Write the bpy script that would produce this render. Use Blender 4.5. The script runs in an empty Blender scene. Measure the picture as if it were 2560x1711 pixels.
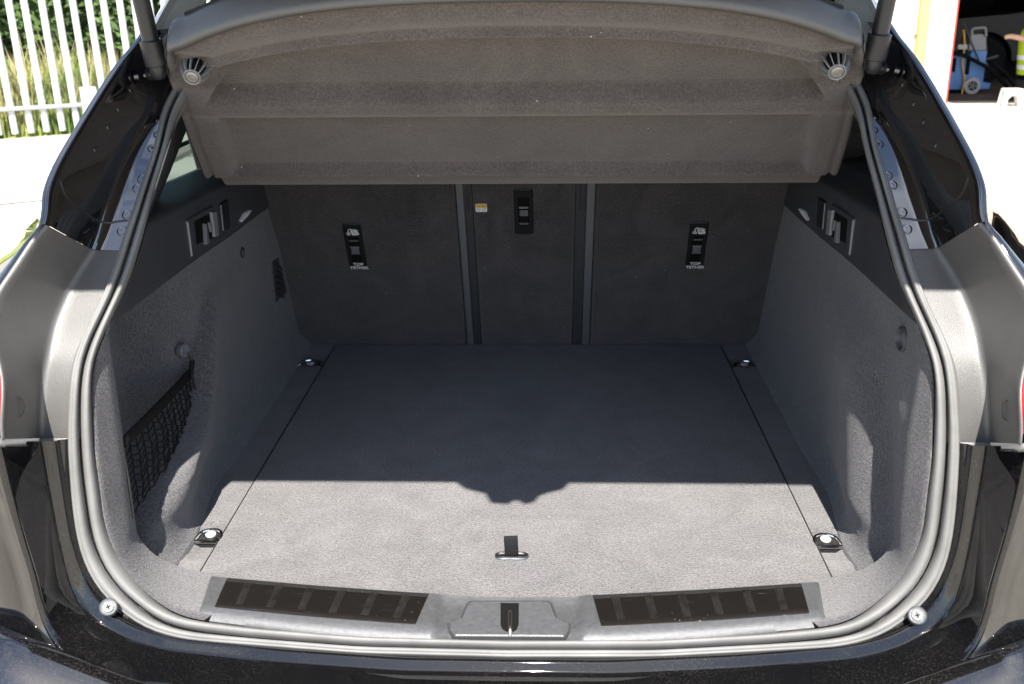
import bpy, bmesh, math, random
from mathutils import Vector, Matrix
from mathutils.bvhtree import BVHTree
R = math.radians; PI = math.pi
random.seed(7)
scene = bpy.context.scene
# ---------------------------------------------------------------- camera, sky, sun, exposure
# metres; X to the car's right, Y towards the car's nose, Z up from the boot floor; the ground is at Z = -0.78
GZ = -0.78
cam_d = bpy.data.cameras.new('camera'); cam = bpy.data.objects.new('camera', cam_d); scene.collection.objects.link(cam); scene.camera = cam
pitch, yaw, roll = R(18.8), R(2.13), R(-.615)
fw = Vector((-math.sin(yaw)*math.cos(pitch), math.cos(yaw)*math.cos(pitch), -math.sin(pitch)))
rt = Vector((math.cos(yaw), math.sin(yaw), 0)); up = rt.cross(fw)
rt2 = rt*math.cos(roll)+up*math.sin(roll); up2 = up*math.cos(roll)-rt*math.sin(roll)
mw = Matrix((rt2, up2, -fw)).transposed().to_4x4(); mw.translation = Vector((.0505, -1.10, .785)); cam.matrix_world = mw
cam_d.sensor_width = 36; cam_d.lens = 36*2600/2560; cam_d.clip_start = .05; cam_d.clip_end = 500
cam_d.dof.use_dof = True; cam_d.dof.focus_distance = 1.55; cam_d.dof.aperture_fstop = 11
SUN_EL, SUN_AZ = R(53), R(0.0)                       # behind the camera, azimuth measured from -Y
world = bpy.data.worlds.new('World'); scene.world = world; world.use_nodes = True
wn, wl = world.node_tree.nodes, world.node_tree.links
bg = wn['Background']; bg.inputs['Strength'].default_value = .075
sky = wn.new('ShaderNodeTexSky'); sky.sky_type = 'NISHITA'; sky.sun_disc = False; sky.sun_elevation = SUN_EL; sky.sun_rotation = R(180); sky.air_density = 1.0; sky.dust_density = .7; sky.ozone_density = 1.5
tcw = wn.new('ShaderNodeTexCoord'); sep = wn.new('ShaderNodeSeparateXYZ'); wl.new(tcw.outputs['Generated'], sep.inputs[0])
zz = wn.new('ShaderNodeMath'); zz.operation = 'MAXIMUM'; zz.inputs[1].default_value = .06; wl.new(sep.outputs[2], zz.inputs[0])
dx = wn.new('ShaderNodeMath'); dx.operation = 'DIVIDE'; wl.new(sep.outputs[0], dx.inputs[0]); wl.new(zz.outputs[0], dx.inputs[1])
dy = wn.new('ShaderNodeMath'); dy.operation = 'DIVIDE'; wl.new(sep.outputs[1], dy.inputs[0]); wl.new(zz.outputs[0], dy.inputs[1])
cmb = wn.new('ShaderNodeCombineXYZ'); wl.new(dx.outputs[0], cmb.inputs[0]); wl.new(dy.outputs[0], cmb.inputs[1])
cn = wn.new('ShaderNodeTexNoise'); cn.inputs['Scale'].default_value = 1.5; cn.inputs['Detail'].default_value = 9; cn.inputs['Roughness'].default_value = .58; cn.inputs['Distortion'].default_value = .5; wl.new(cmb.outputs[0], cn.inputs['Vector'])
cr = wn.new('ShaderNodeMapRange'); cr.inputs[1].default_value = .5; cr.inputs[2].default_value = .72; wl.new(cn.outputs['Fac'], cr.inputs[0])
cm = wn.new('ShaderNodeMixRGB'); cm.inputs[2].default_value = (8.5, 8.7, 9.0, 1); wl.new(cr.outputs[0], cm.inputs[0]); wl.new(sky.outputs[0], cm.inputs[1]); wl.new(cm.outputs[0], bg.inputs[0])
sun_d = bpy.data.lights.new('sun', 'SUN'); sun_d.energy = 3.6; sun_d.angle = R(.53); sun_d.color = (1, .955, .88)
sun = bpy.data.objects.new('sun', sun_d); scene.collection.objects.link(sun)
to_sun = Vector((math.sin(SUN_AZ)*math.cos(SUN_EL), -math.cos(SUN_AZ)*math.cos(SUN_EL), math.sin(SUN_EL)))
sun.rotation_euler = to_sun.to_track_quat('Z', 'Y').to_euler(); sun.location = to_sun*6
scene.view_settings.view_transform = 'Standard'; scene.view_settings.look = 'None'; scene.view_settings.gamma = 1; scene.view_settings.exposure = 2.0
scene.view_settings.use_curve_mapping = False
scene.cycles.max_bounces = 8; scene.cycles.diffuse_bounces = 5; scene.cycles.glossy_bounces = 5; scene.cycles.transparent_max_bounces = 12
scene.cycles.use_denoising = True; scene.cycles.sample_clamp_indirect = 8
# ---------------------------------------------------------------- measured outlines of the left half of the boot, in metres
S = {
 'seal_o': [[-0.471,0.437,0.691],[-0.4728,0.4248,0.6823],[-0.4747,0.4126,0.6735],[-0.4768,0.4004,0.6648],[-0.479,0.3882,0.6561],[-0.4813,0.3761,0.6473],[-0.4835,0.364,0.6386],[-0.4848,0.3519,0.6297],[-0.4849,0.3398,0.6207],[-0.4842,0.3278,0.6116],[-0.4833,0.3157,0.6025],[-0.4824,0.3037,0.5934],[-0.482,0.2918,0.5841],[-0.4823,0.28,0.5747],[-0.4833,0.2685,0.5651],[-0.4846,0.2571,0.5552],[-0.4862,0.2461,0.5449],[-0.4877,0.2357,0.5341],[-0.4895,0.2257,0.5229],[-0.4916,0.2158,0.5117],[-0.4941,0.2061,0.5003],[-0.4967,0.1965,0.489],[-0.4991,0.187,0.4774],[-0.5013,0.1776,0.4658],[-0.5035,0.1681,0.4543],[-0.5059,0.1584,0.4429],[-0.5087,0.1486,0.4318],[-0.5119,0.1388,0.4207],[-0.5156,0.1291,0.4098],[-0.5197,0.1194,0.3989],[-0.5239,0.1097,0.388],[-0.528,0.1003,0.377],[-0.5315,0.0915,0.3653],[-0.5342,0.0838,0.3527],[-0.5359,0.0773,0.3393],[-0.5372,0.0719,0.3253],[-0.5384,0.0675,0.311],[-0.5397,0.0641,0.2963],[-0.5412,0.0613,0.2816],[-0.5424,0.0587,0.2667],[-0.5434,0.0564,0.2518],[-0.544,0.0544,0.2368],[-0.5445,0.0525,0.2218],[-0.5449,0.0508,0.2068],[-0.5453,0.0493,0.1918],[-0.5455,0.048,0.1767],[-0.5454,0.0468,0.1616],[-0.5448,0.0455,0.1466],[-0.5436,0.0441,0.1316],[-0.5415,0.0426,0.1168],[-0.538,0.0409,0.1022],[-0.5331,0.0389,0.0882],[-0.5267,0.0368,0.0748],[-0.5187,0.0342,0.0626],[-0.5089,0.0311,0.0519],[-0.4978,0.0274,0.0426],[-0.4858,0.0234,0.0344],[-0.4732,0.0193,0.0273],[-0.4598,0.0156,0.0215],[-0.4459,0.0125,0.017],[-0.4314,0.01,0.0137],[-0.4167,0.0078,0.0113],[-0.4018,0.0061,0.0096],[-0.3868,0.0046,0.0087],[-0.3717,0.0034,0.0083],[-0.3566,0.0022,0.0079],[-0.3416,0.001,0.0076],[-0.3265,-0.0001,0.0072],[-0.3114,-0.0012,0.0068],[-0.2963,-0.0022,0.0064],[-0.2812,-0.0031,0.006],[-0.2661,-0.004,0.0055],[-0.251,-0.0049,0.005],[-0.2359,-0.0058,0.0046],[-0.2208,-0.0067,0.0041],[-0.2057,-0.0076,0.0037],[-0.1906,-0.0084,0.0033],[-0.1755,-0.009,0.0031],[-0.1604,-0.0095,0.003],[-0.1453,-0.0098,0.003],[-0.1301,-0.0101,0.003],[-0.115,-0.0104,0.003],[-0.0999,-0.0108,0.003],[-0.0848,-0.0111,0.003],[-0.0696,-0.0114,0.003],[-0.0545,-0.0117,0.003],[-0.0394,-0.012,0.003],[-0.0243,-0.0124,0.003],[-0.0091,-0.0127,0.003],[0.006,-0.013,0.003]],
 'seal_i': [[-0.445,0.449,0.69],[-0.4481,0.4373,0.6819],[-0.4511,0.4256,0.6737],[-0.4541,0.4139,0.6655],[-0.4569,0.4022,0.6573],[-0.4595,0.3905,0.649],[-0.4618,0.3788,0.6406],[-0.4641,0.3671,0.6321],[-0.4658,0.3555,0.6236],[-0.4667,0.3439,0.6149],[-0.467,0.3323,0.606],[-0.467,0.3207,0.5971],[-0.467,0.3092,0.5881],[-0.4671,0.2977,0.5792],[-0.4675,0.2865,0.5699],[-0.4682,0.2755,0.5603],[-0.4693,0.2648,0.5505],[-0.4703,0.2543,0.5404],[-0.4713,0.2441,0.5301],[-0.4723,0.2342,0.5194],[-0.4733,0.2246,0.5085],[-0.4745,0.2152,0.4974],[-0.476,0.206,0.4862],[-0.4778,0.197,0.4749],[-0.4796,0.1878,0.4637],[-0.4815,0.1785,0.4526],[-0.4837,0.1691,0.4418],[-0.4867,0.1597,0.431],[-0.4902,0.1503,0.4204],[-0.494,0.141,0.4099],[-0.4978,0.1317,0.3993],[-0.5016,0.1224,0.3887],[-0.5052,0.1133,0.3779],[-0.5088,0.1048,0.3668],[-0.512,0.0971,0.3549],[-0.514,0.0906,0.3423],[-0.5149,0.0849,0.329],[-0.5151,0.0802,0.3153],[-0.5153,0.0765,0.3013],[-0.5156,0.0737,0.287],[-0.516,0.0714,0.2726],[-0.5164,0.0693,0.2582],[-0.5165,0.0671,0.2438],[-0.5162,0.0651,0.2294],[-0.5156,0.0632,0.2149],[-0.5148,0.0614,0.2005],[-0.5143,0.0598,0.186],[-0.514,0.0584,0.1715],[-0.5137,0.0571,0.157],[-0.5124,0.0556,0.1426],[-0.5096,0.0539,0.1286],[-0.5056,0.0519,0.1148],[-0.5004,0.0499,0.1015],[-0.4935,0.0477,0.0889],[-0.4854,0.0455,0.0772],[-0.4762,0.0429,0.0664],[-0.4658,0.0401,0.0567],[-0.4546,0.0369,0.0481],[-0.4426,0.0336,0.0408],[-0.4299,0.0303,0.035],[-0.4164,0.0277,0.0308],[-0.4023,0.0257,0.0282],[-0.3879,0.0241,0.0265],[-0.3735,0.0226,0.0252],[-0.359,0.0211,0.0241],[-0.3445,0.0196,0.023],[-0.3301,0.0182,0.0219],[-0.3156,0.0169,0.0211],[-0.301,0.0158,0.0205],[-0.2865,0.0148,0.02],[-0.2719,0.0138,0.0196],[-0.2574,0.0129,0.0192],[-0.2428,0.0119,0.0187],[-0.2283,0.0109,0.0183],[-0.2137,0.0099,0.0179],[-0.1992,0.009,0.0174],[-0.1846,0.0082,0.0171],[-0.17,0.0077,0.0169],[-0.1555,0.0074,0.0168],[-0.1409,0.0071,0.0168],[-0.1263,0.0068,0.0167],[-0.1117,0.0065,0.0166],[-0.0971,0.0061,0.0165],[-0.0825,0.0058,0.0165],[-0.0679,0.0055,0.0164],[-0.0533,0.0052,0.0163],[-0.0388,0.0049,0.0162],[-0.0242,0.0046,0.0162],[-0.0096,0.0043,0.0161],[0.005,0.004,0.016]],
 'c3u': [[-0.493,0.429,0.681],[-0.4932,0.4215,0.6755],[-0.4934,0.414,0.67],[-0.4936,0.4066,0.6645],[-0.4938,0.3991,0.659],[-0.494,0.3915,0.6535],[-0.4943,0.384,0.6481],[-0.4947,0.3764,0.6428],[-0.4951,0.3688,0.6375],[-0.4958,0.3612,0.6321],[-0.4966,0.3537,0.6268],[-0.4975,0.3462,0.6214],[-0.4989,0.3387,0.616],[-0.5008,0.3314,0.6106],[-0.5031,0.3242,0.6053],[-0.5054,0.317,0.5999],[-0.5075,0.3098,0.5944],[-0.5092,0.3027,0.5887],[-0.5108,0.2956,0.5829],[-0.5122,0.2885,0.5771],[-0.5137,0.2814,0.5712],[-0.515,0.2745,0.5652],[-0.5163,0.2678,0.5589],[-0.5176,0.2611,0.5526],[-0.5188,0.2545,0.5461],[-0.5201,0.2479,0.5397],[-0.5215,0.2415,0.5332],[-0.5229,0.2352,0.5265],[-0.5244,0.2289,0.5198],[-0.5259,0.2227,0.513],[-0.5273,0.2167,0.5061],[-0.5287,0.2108,0.4991],[-0.5303,0.205,0.492],[-0.5321,0.1993,0.4849],[-0.5345,0.1936,0.4779],[-0.537,0.188,0.471]],
 'c4u': [[-0.49,0.446,0.774],[-0.4918,0.4359,0.7672],[-0.4936,0.4257,0.7605],[-0.4954,0.4156,0.7537],[-0.4972,0.4054,0.747],[-0.499,0.3952,0.7402],[-0.5007,0.385,0.7335],[-0.5026,0.3749,0.7268],[-0.5048,0.3648,0.7201],[-0.5078,0.355,0.7135],[-0.5116,0.3453,0.7069],[-0.5155,0.3357,0.7002],[-0.5188,0.326,0.6934],[-0.5215,0.3163,0.6865],[-0.524,0.3064,0.6794],[-0.5264,0.2966,0.6724],[-0.5288,0.2867,0.6654],[-0.531,0.2769,0.6583],[-0.5331,0.267,0.6513],[-0.5352,0.2571,0.6442],[-0.5372,0.2473,0.6371],[-0.5393,0.2374,0.63],[-0.5413,0.2275,0.6228],[-0.5433,0.2177,0.6156],[-0.5452,0.2079,0.6084],[-0.5472,0.1982,0.6012],[-0.5491,0.1884,0.5939],[-0.5508,0.1787,0.5864],[-0.5523,0.1692,0.5788],[-0.5535,0.1598,0.5709],[-0.5542,0.1504,0.563],[-0.5541,0.1412,0.5549],[-0.5526,0.1324,0.5467],[-0.5504,0.1242,0.5381],[-0.5491,0.1161,0.5291],[-0.549,0.108,0.52]],
 'c3t': [[-0.538,0.191,0.47],[-0.5416,0.1859,0.4638],[-0.5451,0.1807,0.4575],[-0.5487,0.1756,0.4513],[-0.552,0.1703,0.445],[-0.555,0.1649,0.4388],[-0.5577,0.1593,0.4325],[-0.5601,0.1536,0.4262],[-0.5623,0.1478,0.4199],[-0.5642,0.1421,0.4135],[-0.5659,0.1363,0.407],[-0.5674,0.1305,0.4006],[-0.5688,0.1247,0.394],[-0.5697,0.1189,0.3875],[-0.5703,0.1132,0.3808],[-0.5706,0.1075,0.3741],[-0.5711,0.1021,0.3672],[-0.5719,0.0973,0.3599],[-0.5733,0.0933,0.3522],[-0.5748,0.0897,0.3444],[-0.5761,0.0862,0.3364],[-0.577,0.0829,0.3282],[-0.5776,0.0798,0.32],[-0.578,0.077,0.3117],[-0.5786,0.0746,0.3032],[-0.5792,0.0725,0.2946],[-0.58,0.0707,0.286],[-0.5809,0.0693,0.2774],[-0.5819,0.0681,0.2687],[-0.583,0.067,0.26]],
 'c4t': [[-0.548,0.107,0.519],[-0.5533,0.1016,0.513],[-0.5582,0.0961,0.5068],[-0.5625,0.0906,0.5003],[-0.5664,0.0851,0.4934],[-0.5702,0.0795,0.4865],[-0.5741,0.0739,0.4796],[-0.578,0.0684,0.4728],[-0.5819,0.0628,0.466],[-0.5859,0.0573,0.4592],[-0.5894,0.0516,0.4523],[-0.592,0.0458,0.4452],[-0.5935,0.0397,0.438],[-0.5937,0.0335,0.4308],[-0.5926,0.0271,0.4239],[-0.5903,0.0208,0.4171],[-0.587,0.0147,0.4105],[-0.5829,0.0089,0.4041],[-0.5784,0.0032,0.3977],[-0.5741,-0.0025,0.3913],[-0.5702,-0.0083,0.3846],[-0.5668,-0.0141,0.3778],[-0.564,-0.0197,0.3706],[-0.5621,-0.0251,0.363],[-0.5611,-0.0302,0.3549],[-0.5607,-0.0348,0.3465],[-0.5608,-0.0387,0.3378],[-0.5612,-0.0421,0.3288],[-0.561,-0.0455,0.3199],[-0.56,-0.049,0.311]],
 'c3l': [[-0.565,0.038,0.269],[-0.5647,0.0366,0.2558],[-0.5643,0.0352,0.2426],[-0.5638,0.0339,0.2294],[-0.5633,0.0326,0.2162],[-0.5627,0.0314,0.203],[-0.5621,0.0302,0.1898],[-0.5615,0.029,0.1765],[-0.5608,0.0278,0.1633],[-0.56,0.0265,0.1501],[-0.5588,0.0253,0.137],[-0.5573,0.0241,0.1239],[-0.5555,0.0228,0.1108],[-0.5533,0.0215,0.0978],[-0.5506,0.02,0.0849],[-0.547,0.0184,0.0723],[-0.5419,0.0162,0.0606],[-0.5348,0.0134,0.0501],[-0.526,0.0099,0.0411],[-0.516,0.0062,0.0335],[-0.505,0.0026,0.0273],[-0.4933,-0.0008,0.0221],[-0.4812,-0.0039,0.0179],[-0.4687,-0.0065,0.0146],[-0.4559,-0.0088,0.0118],[-0.443,-0.0109,0.0095],[-0.43,-0.0128,0.0075],[-0.417,-0.0144,0.006],[-0.4038,-0.0157,0.0051],[-0.3906,-0.0168,0.0044],[-0.3774,-0.0179,0.0037],[-0.3642,-0.019,0.0031],[-0.351,-0.0201,0.0024],[-0.3377,-0.0212,0.0018],[-0.3245,-0.0223,0.0011],[-0.3113,-0.0235,0.0005],[-0.2981,-0.0245,-0.0002],[-0.2849,-0.0256,-0.0008],[-0.2716,-0.0264,-0.0013],[-0.2584,-0.0272,-0.0017],[-0.2451,-0.0279,-0.0022],[-0.2319,-0.0286,-0.0026],[-0.2186,-0.0293,-0.0031],[-0.2053,-0.03,-0.0035],[-0.1921,-0.0307,-0.0039],[-0.1788,-0.0314,-0.0044],[-0.1656,-0.0321,-0.0048],[-0.1523,-0.0328,-0.0053],[-0.1391,-0.0334,-0.0056],[-0.1258,-0.0339,-0.0059],[-0.1125,-0.0341,-0.006],[-0.0992,-0.0342,-0.006],[-0.086,-0.0343,-0.006],[-0.0727,-0.0344,-0.006],[-0.0594,-0.0345,-0.006],[-0.0461,-0.0346,-0.006],[-0.0328,-0.0347,-0.006],[-0.0196,-0.0348,-0.006],[-0.0063,-0.0349,-0.006],[0.007,-0.035,-0.006]],
 'c4l': [[-0.591,-0.014,0.292],[-0.5885,-0.0155,0.2784],[-0.5865,-0.0171,0.2647],[-0.5848,-0.0187,0.2509],[-0.583,-0.0203,0.2371],[-0.581,-0.0216,0.2233],[-0.5789,-0.0229,0.2095],[-0.5767,-0.0241,0.1958],[-0.5744,-0.0253,0.182],[-0.5722,-0.0264,0.1682],[-0.5699,-0.0275,0.1545],[-0.5676,-0.0285,0.1407],[-0.5655,-0.0296,0.1269],[-0.5637,-0.0308,0.1131],[-0.5623,-0.0322,0.0993],[-0.5605,-0.0339,0.0856],[-0.5577,-0.0359,0.0721],[-0.5535,-0.0384,0.0592],[-0.5476,-0.0416,0.0472],[-0.5398,-0.0454,0.0368],[-0.53,-0.0494,0.0283],[-0.5187,-0.0534,0.0215],[-0.5064,-0.0569,0.0163],[-0.4933,-0.0596,0.0125],[-0.4799,-0.0618,0.0097],[-0.4662,-0.0639,0.0074],[-0.4525,-0.066,0.0055],[-0.4388,-0.068,0.0038],[-0.425,-0.0698,0.0024],[-0.4111,-0.0712,0.0014],[-0.3972,-0.0724,0.0007],[-0.3833,-0.0736,0.0],[-0.3694,-0.0748,-0.0006],[-0.3554,-0.0759,-0.0012],[-0.3415,-0.0771,-0.0019],[-0.3276,-0.0783,-0.0025],[-0.3136,-0.0794,-0.0031],[-0.2997,-0.0804,-0.0036],[-0.2857,-0.0813,-0.004],[-0.2717,-0.0819,-0.0041],[-0.2578,-0.0825,-0.0042],[-0.2438,-0.0831,-0.0043],[-0.2298,-0.0837,-0.0044],[-0.2158,-0.0842,-0.0045],[-0.2018,-0.0848,-0.0045],[-0.1879,-0.0854,-0.0046],[-0.1739,-0.0859,-0.0047],[-0.1599,-0.0865,-0.0048],[-0.1459,-0.0871,-0.0049],[-0.1319,-0.0876,-0.0049],[-0.1179,-0.088,-0.005],[-0.1039,-0.0883,-0.005],[-0.0899,-0.0885,-0.005],[-0.076,-0.0887,-0.005],[-0.062,-0.0889,-0.005],[-0.048,-0.0891,-0.005],[-0.034,-0.0894,-0.005],[-0.02,-0.0896,-0.005],[-0.006,-0.0898,-0.005],[0.008,-0.09,-0.005]],
 'sill_b': [[-0.416,0.147,0.016],[-0.3979,0.1445,0.016],[-0.3798,0.1421,0.016],[-0.3617,0.1396,0.016],[-0.3436,0.1372,0.016],[-0.3254,0.1347,0.016],[-0.3073,0.1323,0.016],[-0.2892,0.1298,0.016],[-0.2711,0.1275,0.016],[-0.253,0.1252,0.016],[-0.2348,0.1232,0.016],[-0.2166,0.1212,0.016],[-0.1985,0.1192,0.016],[-0.1803,0.1172,0.016],[-0.1621,0.1152,0.016],[-0.1439,0.1132,0.016],[-0.1258,0.1113,0.016],[-0.1076,0.1098,0.016],[-0.0893,0.1087,0.016],[-0.0711,0.1081,0.016],[-0.0528,0.1075,0.016],[-0.0345,0.107,0.016],[-0.0163,0.1065,0.016],[0.002,0.106,0.016]],
 'sill_f': [[-0.4,0.057,0.026],[-0.3825,0.0543,0.026],[-0.365,0.0517,0.026],[-0.3474,0.049,0.026],[-0.3299,0.0463,0.026],[-0.3124,0.0437,0.026],[-0.2949,0.041,0.026],[-0.2773,0.0384,0.026],[-0.2598,0.036,0.026],[-0.2422,0.0337,0.026],[-0.2246,0.0317,0.026],[-0.207,0.0296,0.026],[-0.1894,0.0276,0.026],[-0.1718,0.0256,0.026],[-0.1542,0.0235,0.026],[-0.1365,0.0216,0.026],[-0.1189,0.0199,0.026],[-0.1012,0.0186,0.026],[-0.0835,0.0177,0.026],[-0.0658,0.017,0.026],[-0.0481,0.0162,0.026],[-0.0304,0.0155,0.026],[-0.0127,0.0147,0.026],[0.005,0.014,0.026]],
 'sill_l': [[-0.407,0.048,0.012],[-0.3892,0.0447,0.012],[-0.3715,0.0415,0.012],[-0.3537,0.0382,0.012],[-0.3359,0.035,0.012],[-0.3182,0.0317,0.012],[-0.3004,0.0285,0.012],[-0.2826,0.0253,0.012],[-0.2648,0.0224,0.012],[-0.2469,0.0198,0.012],[-0.229,0.0176,0.012],[-0.2111,0.0154,0.012],[-0.1932,0.0132,0.012],[-0.1752,0.011,0.012],[-0.1573,0.0088,0.012],[-0.1394,0.007,0.012],[-0.1214,0.0058,0.012],[-0.1033,0.0051,0.012],[-0.0853,0.0046,0.012],[-0.0672,0.0041,0.012],[-0.0492,0.0035,0.012],[-0.0311,0.003,0.012],[-0.0131,0.0025,0.012],[0.005,0.002,0.012]],
 'riv4': [[-0.482,0.316,0.605],[-0.485,0.296,0.589],[-0.488,0.254,0.555],[-0.492,0.243,0.545],[-0.499,0.216,0.514],[-0.502,0.2,0.496]],
 'riv3': [[-0.513,0.323,0.66],[-0.519,0.292,0.638],[-0.526,0.266,0.618],[-0.533,0.233,0.593]],
 'bead': [[-0.558,0.161,0.564],[-0.549,0.158,0.549],[-0.537,0.167,0.535],[-0.527,0.196,0.509],[-0.524,0.208,0.503],[-0.511,0.211,0.505],[-0.497,0.212,0.507]],
 'screw': [-0.5,0.008,0.056],
 'pil_e': [[-0.516,0.392,0.708],[-0.5155,0.4038,0.7157],[-0.5151,0.4157,0.7235],[-0.5146,0.4275,0.7312],[-0.5139,0.4393,0.739],[-0.5127,0.451,0.7468],[-0.5112,0.4626,0.7547],[-0.5095,0.4742,0.7626],[-0.5079,0.4859,0.7705],[-0.5064,0.4975,0.7783],[-0.5051,0.5093,0.7861],[-0.5039,0.521,0.7939],[-0.5027,0.5328,0.8017],[-0.5014,0.5445,0.8094],[-0.5002,0.5563,0.8172],[-0.499,0.568,0.825]],
 'pil_m': [[-0.51,0.42,0.693],[-0.5116,0.4333,0.7019],[-0.5132,0.4466,0.7108],[-0.5149,0.4599,0.7197],[-0.5165,0.4732,0.7287],[-0.5178,0.4864,0.7376],[-0.5181,0.4997,0.7465],[-0.5165,0.5128,0.7553],[-0.5136,0.5258,0.7641],[-0.5109,0.539,0.7729],[-0.5088,0.5522,0.7817],[-0.5073,0.5655,0.7906],[-0.506,0.5789,0.7994],[-0.5047,0.5923,0.8083],[-0.5033,0.6056,0.8171],[-0.502,0.619,0.826]],
 'pil_f': [[-0.476,0.449,0.674],[-0.4783,0.464,0.6843],[-0.4805,0.479,0.6946],[-0.4828,0.4939,0.7049],[-0.485,0.5089,0.7152],[-0.4873,0.5239,0.7255],[-0.4898,0.5389,0.7357],[-0.4927,0.5539,0.7459],[-0.4957,0.5689,0.7559],[-0.4985,0.5839,0.7659],[-0.5003,0.599,0.776],[-0.5011,0.6142,0.7862],[-0.5014,0.6294,0.7964],[-0.5016,0.6446,0.8066],[-0.5018,0.6598,0.8168],[-0.502,0.675,0.827]],
 'pil_g': [[-0.471,0.484,0.671],[-0.4734,0.4994,0.6816],[-0.4758,0.5148,0.6922],[-0.4782,0.5303,0.7028],[-0.4806,0.5457,0.7134],[-0.4831,0.5611,0.724],[-0.4858,0.5766,0.7345],[-0.4889,0.592,0.7449],[-0.4922,0.6075,0.7551],[-0.4951,0.623,0.7654],[-0.4971,0.6386,0.7757],[-0.4979,0.6542,0.7861],[-0.498,0.6699,0.7966],[-0.498,0.6856,0.8071],[-0.498,0.7013,0.8175],[-0.498,0.717,0.828]],
 'dpe': [[-0.575,0.763,0.6],[-0.575,0.7,0.559],[-0.575,0.597,0.502],[-0.575,0.504,0.455]],
 'bez': [[0.511,0.44],[0.513,0.378],[0.654,0.379],[0.65,0.436]],
 'pocket': [[0.545,0.431],[0.544,0.393],[0.642,0.383],[0.641,0.427]],
 'lev1': [[0.622,0.43],[0.625,0.387],[0.646,0.384],[0.647,0.426]],
 'lev2': [[0.581,0.419],[0.576,0.385],[0.592,0.383],[0.587,0.419]],
 'lev3': [[0.607,0.416],[0.612,0.398],[0.62,0.397],[0.617,0.414]],
 'slot': [[0.689,0.429],[0.69,0.383],[0.734,0.378],[0.739,0.429]],
 'lampc': [[0.796,0.378],[0.802,0.374],[0.838,0.376],[0.868,0.383],[0.86,0.386],[0.825,0.386]],
 'vent': [[0.989,0.247],[0.993,0.159],[1.091,0.156],[1.042,0.245]],
 'hookL': [-0.545,0.485,0.23],
 'hookU': [-0.533,0.81,0.313],
 'hookR': [0.548,0.301,0.313],
 'latch': [[-0.076,0.037,0.022],[-0.061,0.047,0.022],[-0.057,0.07,0.022],[-0.054,0.08,0.022],[-0.051,0.084,0.022],[0.049,0.086,0.022],[0.054,0.08,0.022],[0.061,0.05,0.022],[0.077,0.038,0.022],[0.076,0.023,0.022],[0.07,0.01,0.022],[-0.066,0.009,0.022],[-0.073,0.021,0.022]],
 'lslot': [[-0.012,0.079,0.022],[0.012,0.079,0.022],[0.013,0.032,0.022],[0.011,0.022,0.022],[0.007,0.017,0.022],[-0.002,0.017,0.022],[-0.007,0.022,0.022],[-0.01,0.031,0.022]],
 'lrod': [[0.001,0.057,0.026],[0.003,0.013,0.026]],
 'strap': [-0.002,0.234,0.0],
 'strapl': [[-0.022,0.234,0.0],[0.017,0.234,0.0]],
 'strut': [[-0.487,0.345,0.674],[-0.478,0.33,0.691],[-0.474,0.315,0.709],[-0.445,0.215,0.776]],
 'strut_dir': [-0.487,0.326,0.775],
 'mount': [-0.518,0.378,0.684],
 'net': [[-0.512,0.139,0.225],[-0.542,0.483,0.192],[-0.54,0.498,0.089],[-0.508,0.131,0.12],[-0.512,0.135,0.244]],
 'tiefar': [[-0.471,1.046,-0.008],[0.471,1.047,-0.008]],
 'lid': [[0.531,0.591,0.251],[0.531,0.434,0.254],[0.531,0.286,0.261],[0.531,0.285,0.311]],
 'fence': [[-6.112,10.488,-0.78],[-5.631,10.867,-0.78],[-5.56,11.003,-0.78]],
 'garage': [[5.116,13.571,-0.78],[5.534,13.7,-0.78],[6.225,14.138,-0.78],[6.523,14.117,-0.78]],
 'tie': [[-0.455,0.287,0.004],[0.455,0.291,0.004]],
}
def interp(x, xs, ys):
    if x <= xs[0]: return ys[0]
    for a, b, c, d in zip(xs, xs[1:], ys, ys[1:]):
        if x <= b: return c+(d-c)*(x-a)/(b-a)
    return ys[-1]
def smooth01(t):
    t = max(0.0, min(1.0, t)); return t*t*(3-2*t)
def c4u_t(s): return resample([p for p in sd(S['c4u'], s)][6:]+[p for p in sd(S['c4t'], s)[1:20]], 48)
# ---------------------------------------------------------------- helpers
COL = bpy.context.scene.collection
def link(o, parent=None):
    COL.objects.link(o)
    if parent is not None: o.parent = parent
    return o
def empty(name, loc=(0,0,0), rz=0.0):
    o = bpy.data.objects.new(name, None); o.location = loc; o.rotation_euler = (0,0,rz); o.empty_display_size = .05
    return link(o)
def tag(o, label=None, cat=None, group=None, kind=None):
    if label: o['label'] = label
    if cat: o['category'] = cat
    if group: o['group'] = group
    if kind: o['kind'] = kind
    return o
def mesh(name, V, F, mat, parent=None, smooth=True, auto=None, label=None):
    me = bpy.data.meshes.new(name); me.from_pydata([tuple(map(float, v)) for v in V], [], [tuple(f) for f in F]); me.update()
    if mat is not None: me.materials.append(mat)
    if smooth:
        for p in me.polygons: p.use_smooth = True
        if auto:
            me.set_sharp_from_angle(angle=R(auto))
    o = bpy.data.objects.new(name, me); link(o, parent)
    if label: o['label'] = label
    return o
def bmobj(name, bm, mat, parent=None, smooth=True, auto=40, recalc=True):
    if recalc: bmesh.ops.recalc_face_normals(bm, faces=bm.faces[:])
    me = bpy.data.meshes.new(name); bm.to_mesh(me); bm.free(); me.materials.append(mat)
    if smooth:
        for p in me.polygons: p.use_smooth = True
        if auto: me.set_sharp_from_angle(angle=R(auto))
    o = bpy.data.objects.new(name, me); return link(o, parent)
def gridF(ny, nx, flip=False):
    F = []
    for j in range(ny-1):
        for i in range(nx-1):
            f = (j*nx+i, j*nx+i+1, (j+1)*nx+i+1, (j+1)*nx+i)
            F.append(f[::-1] if flip else f)
    return F
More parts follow.
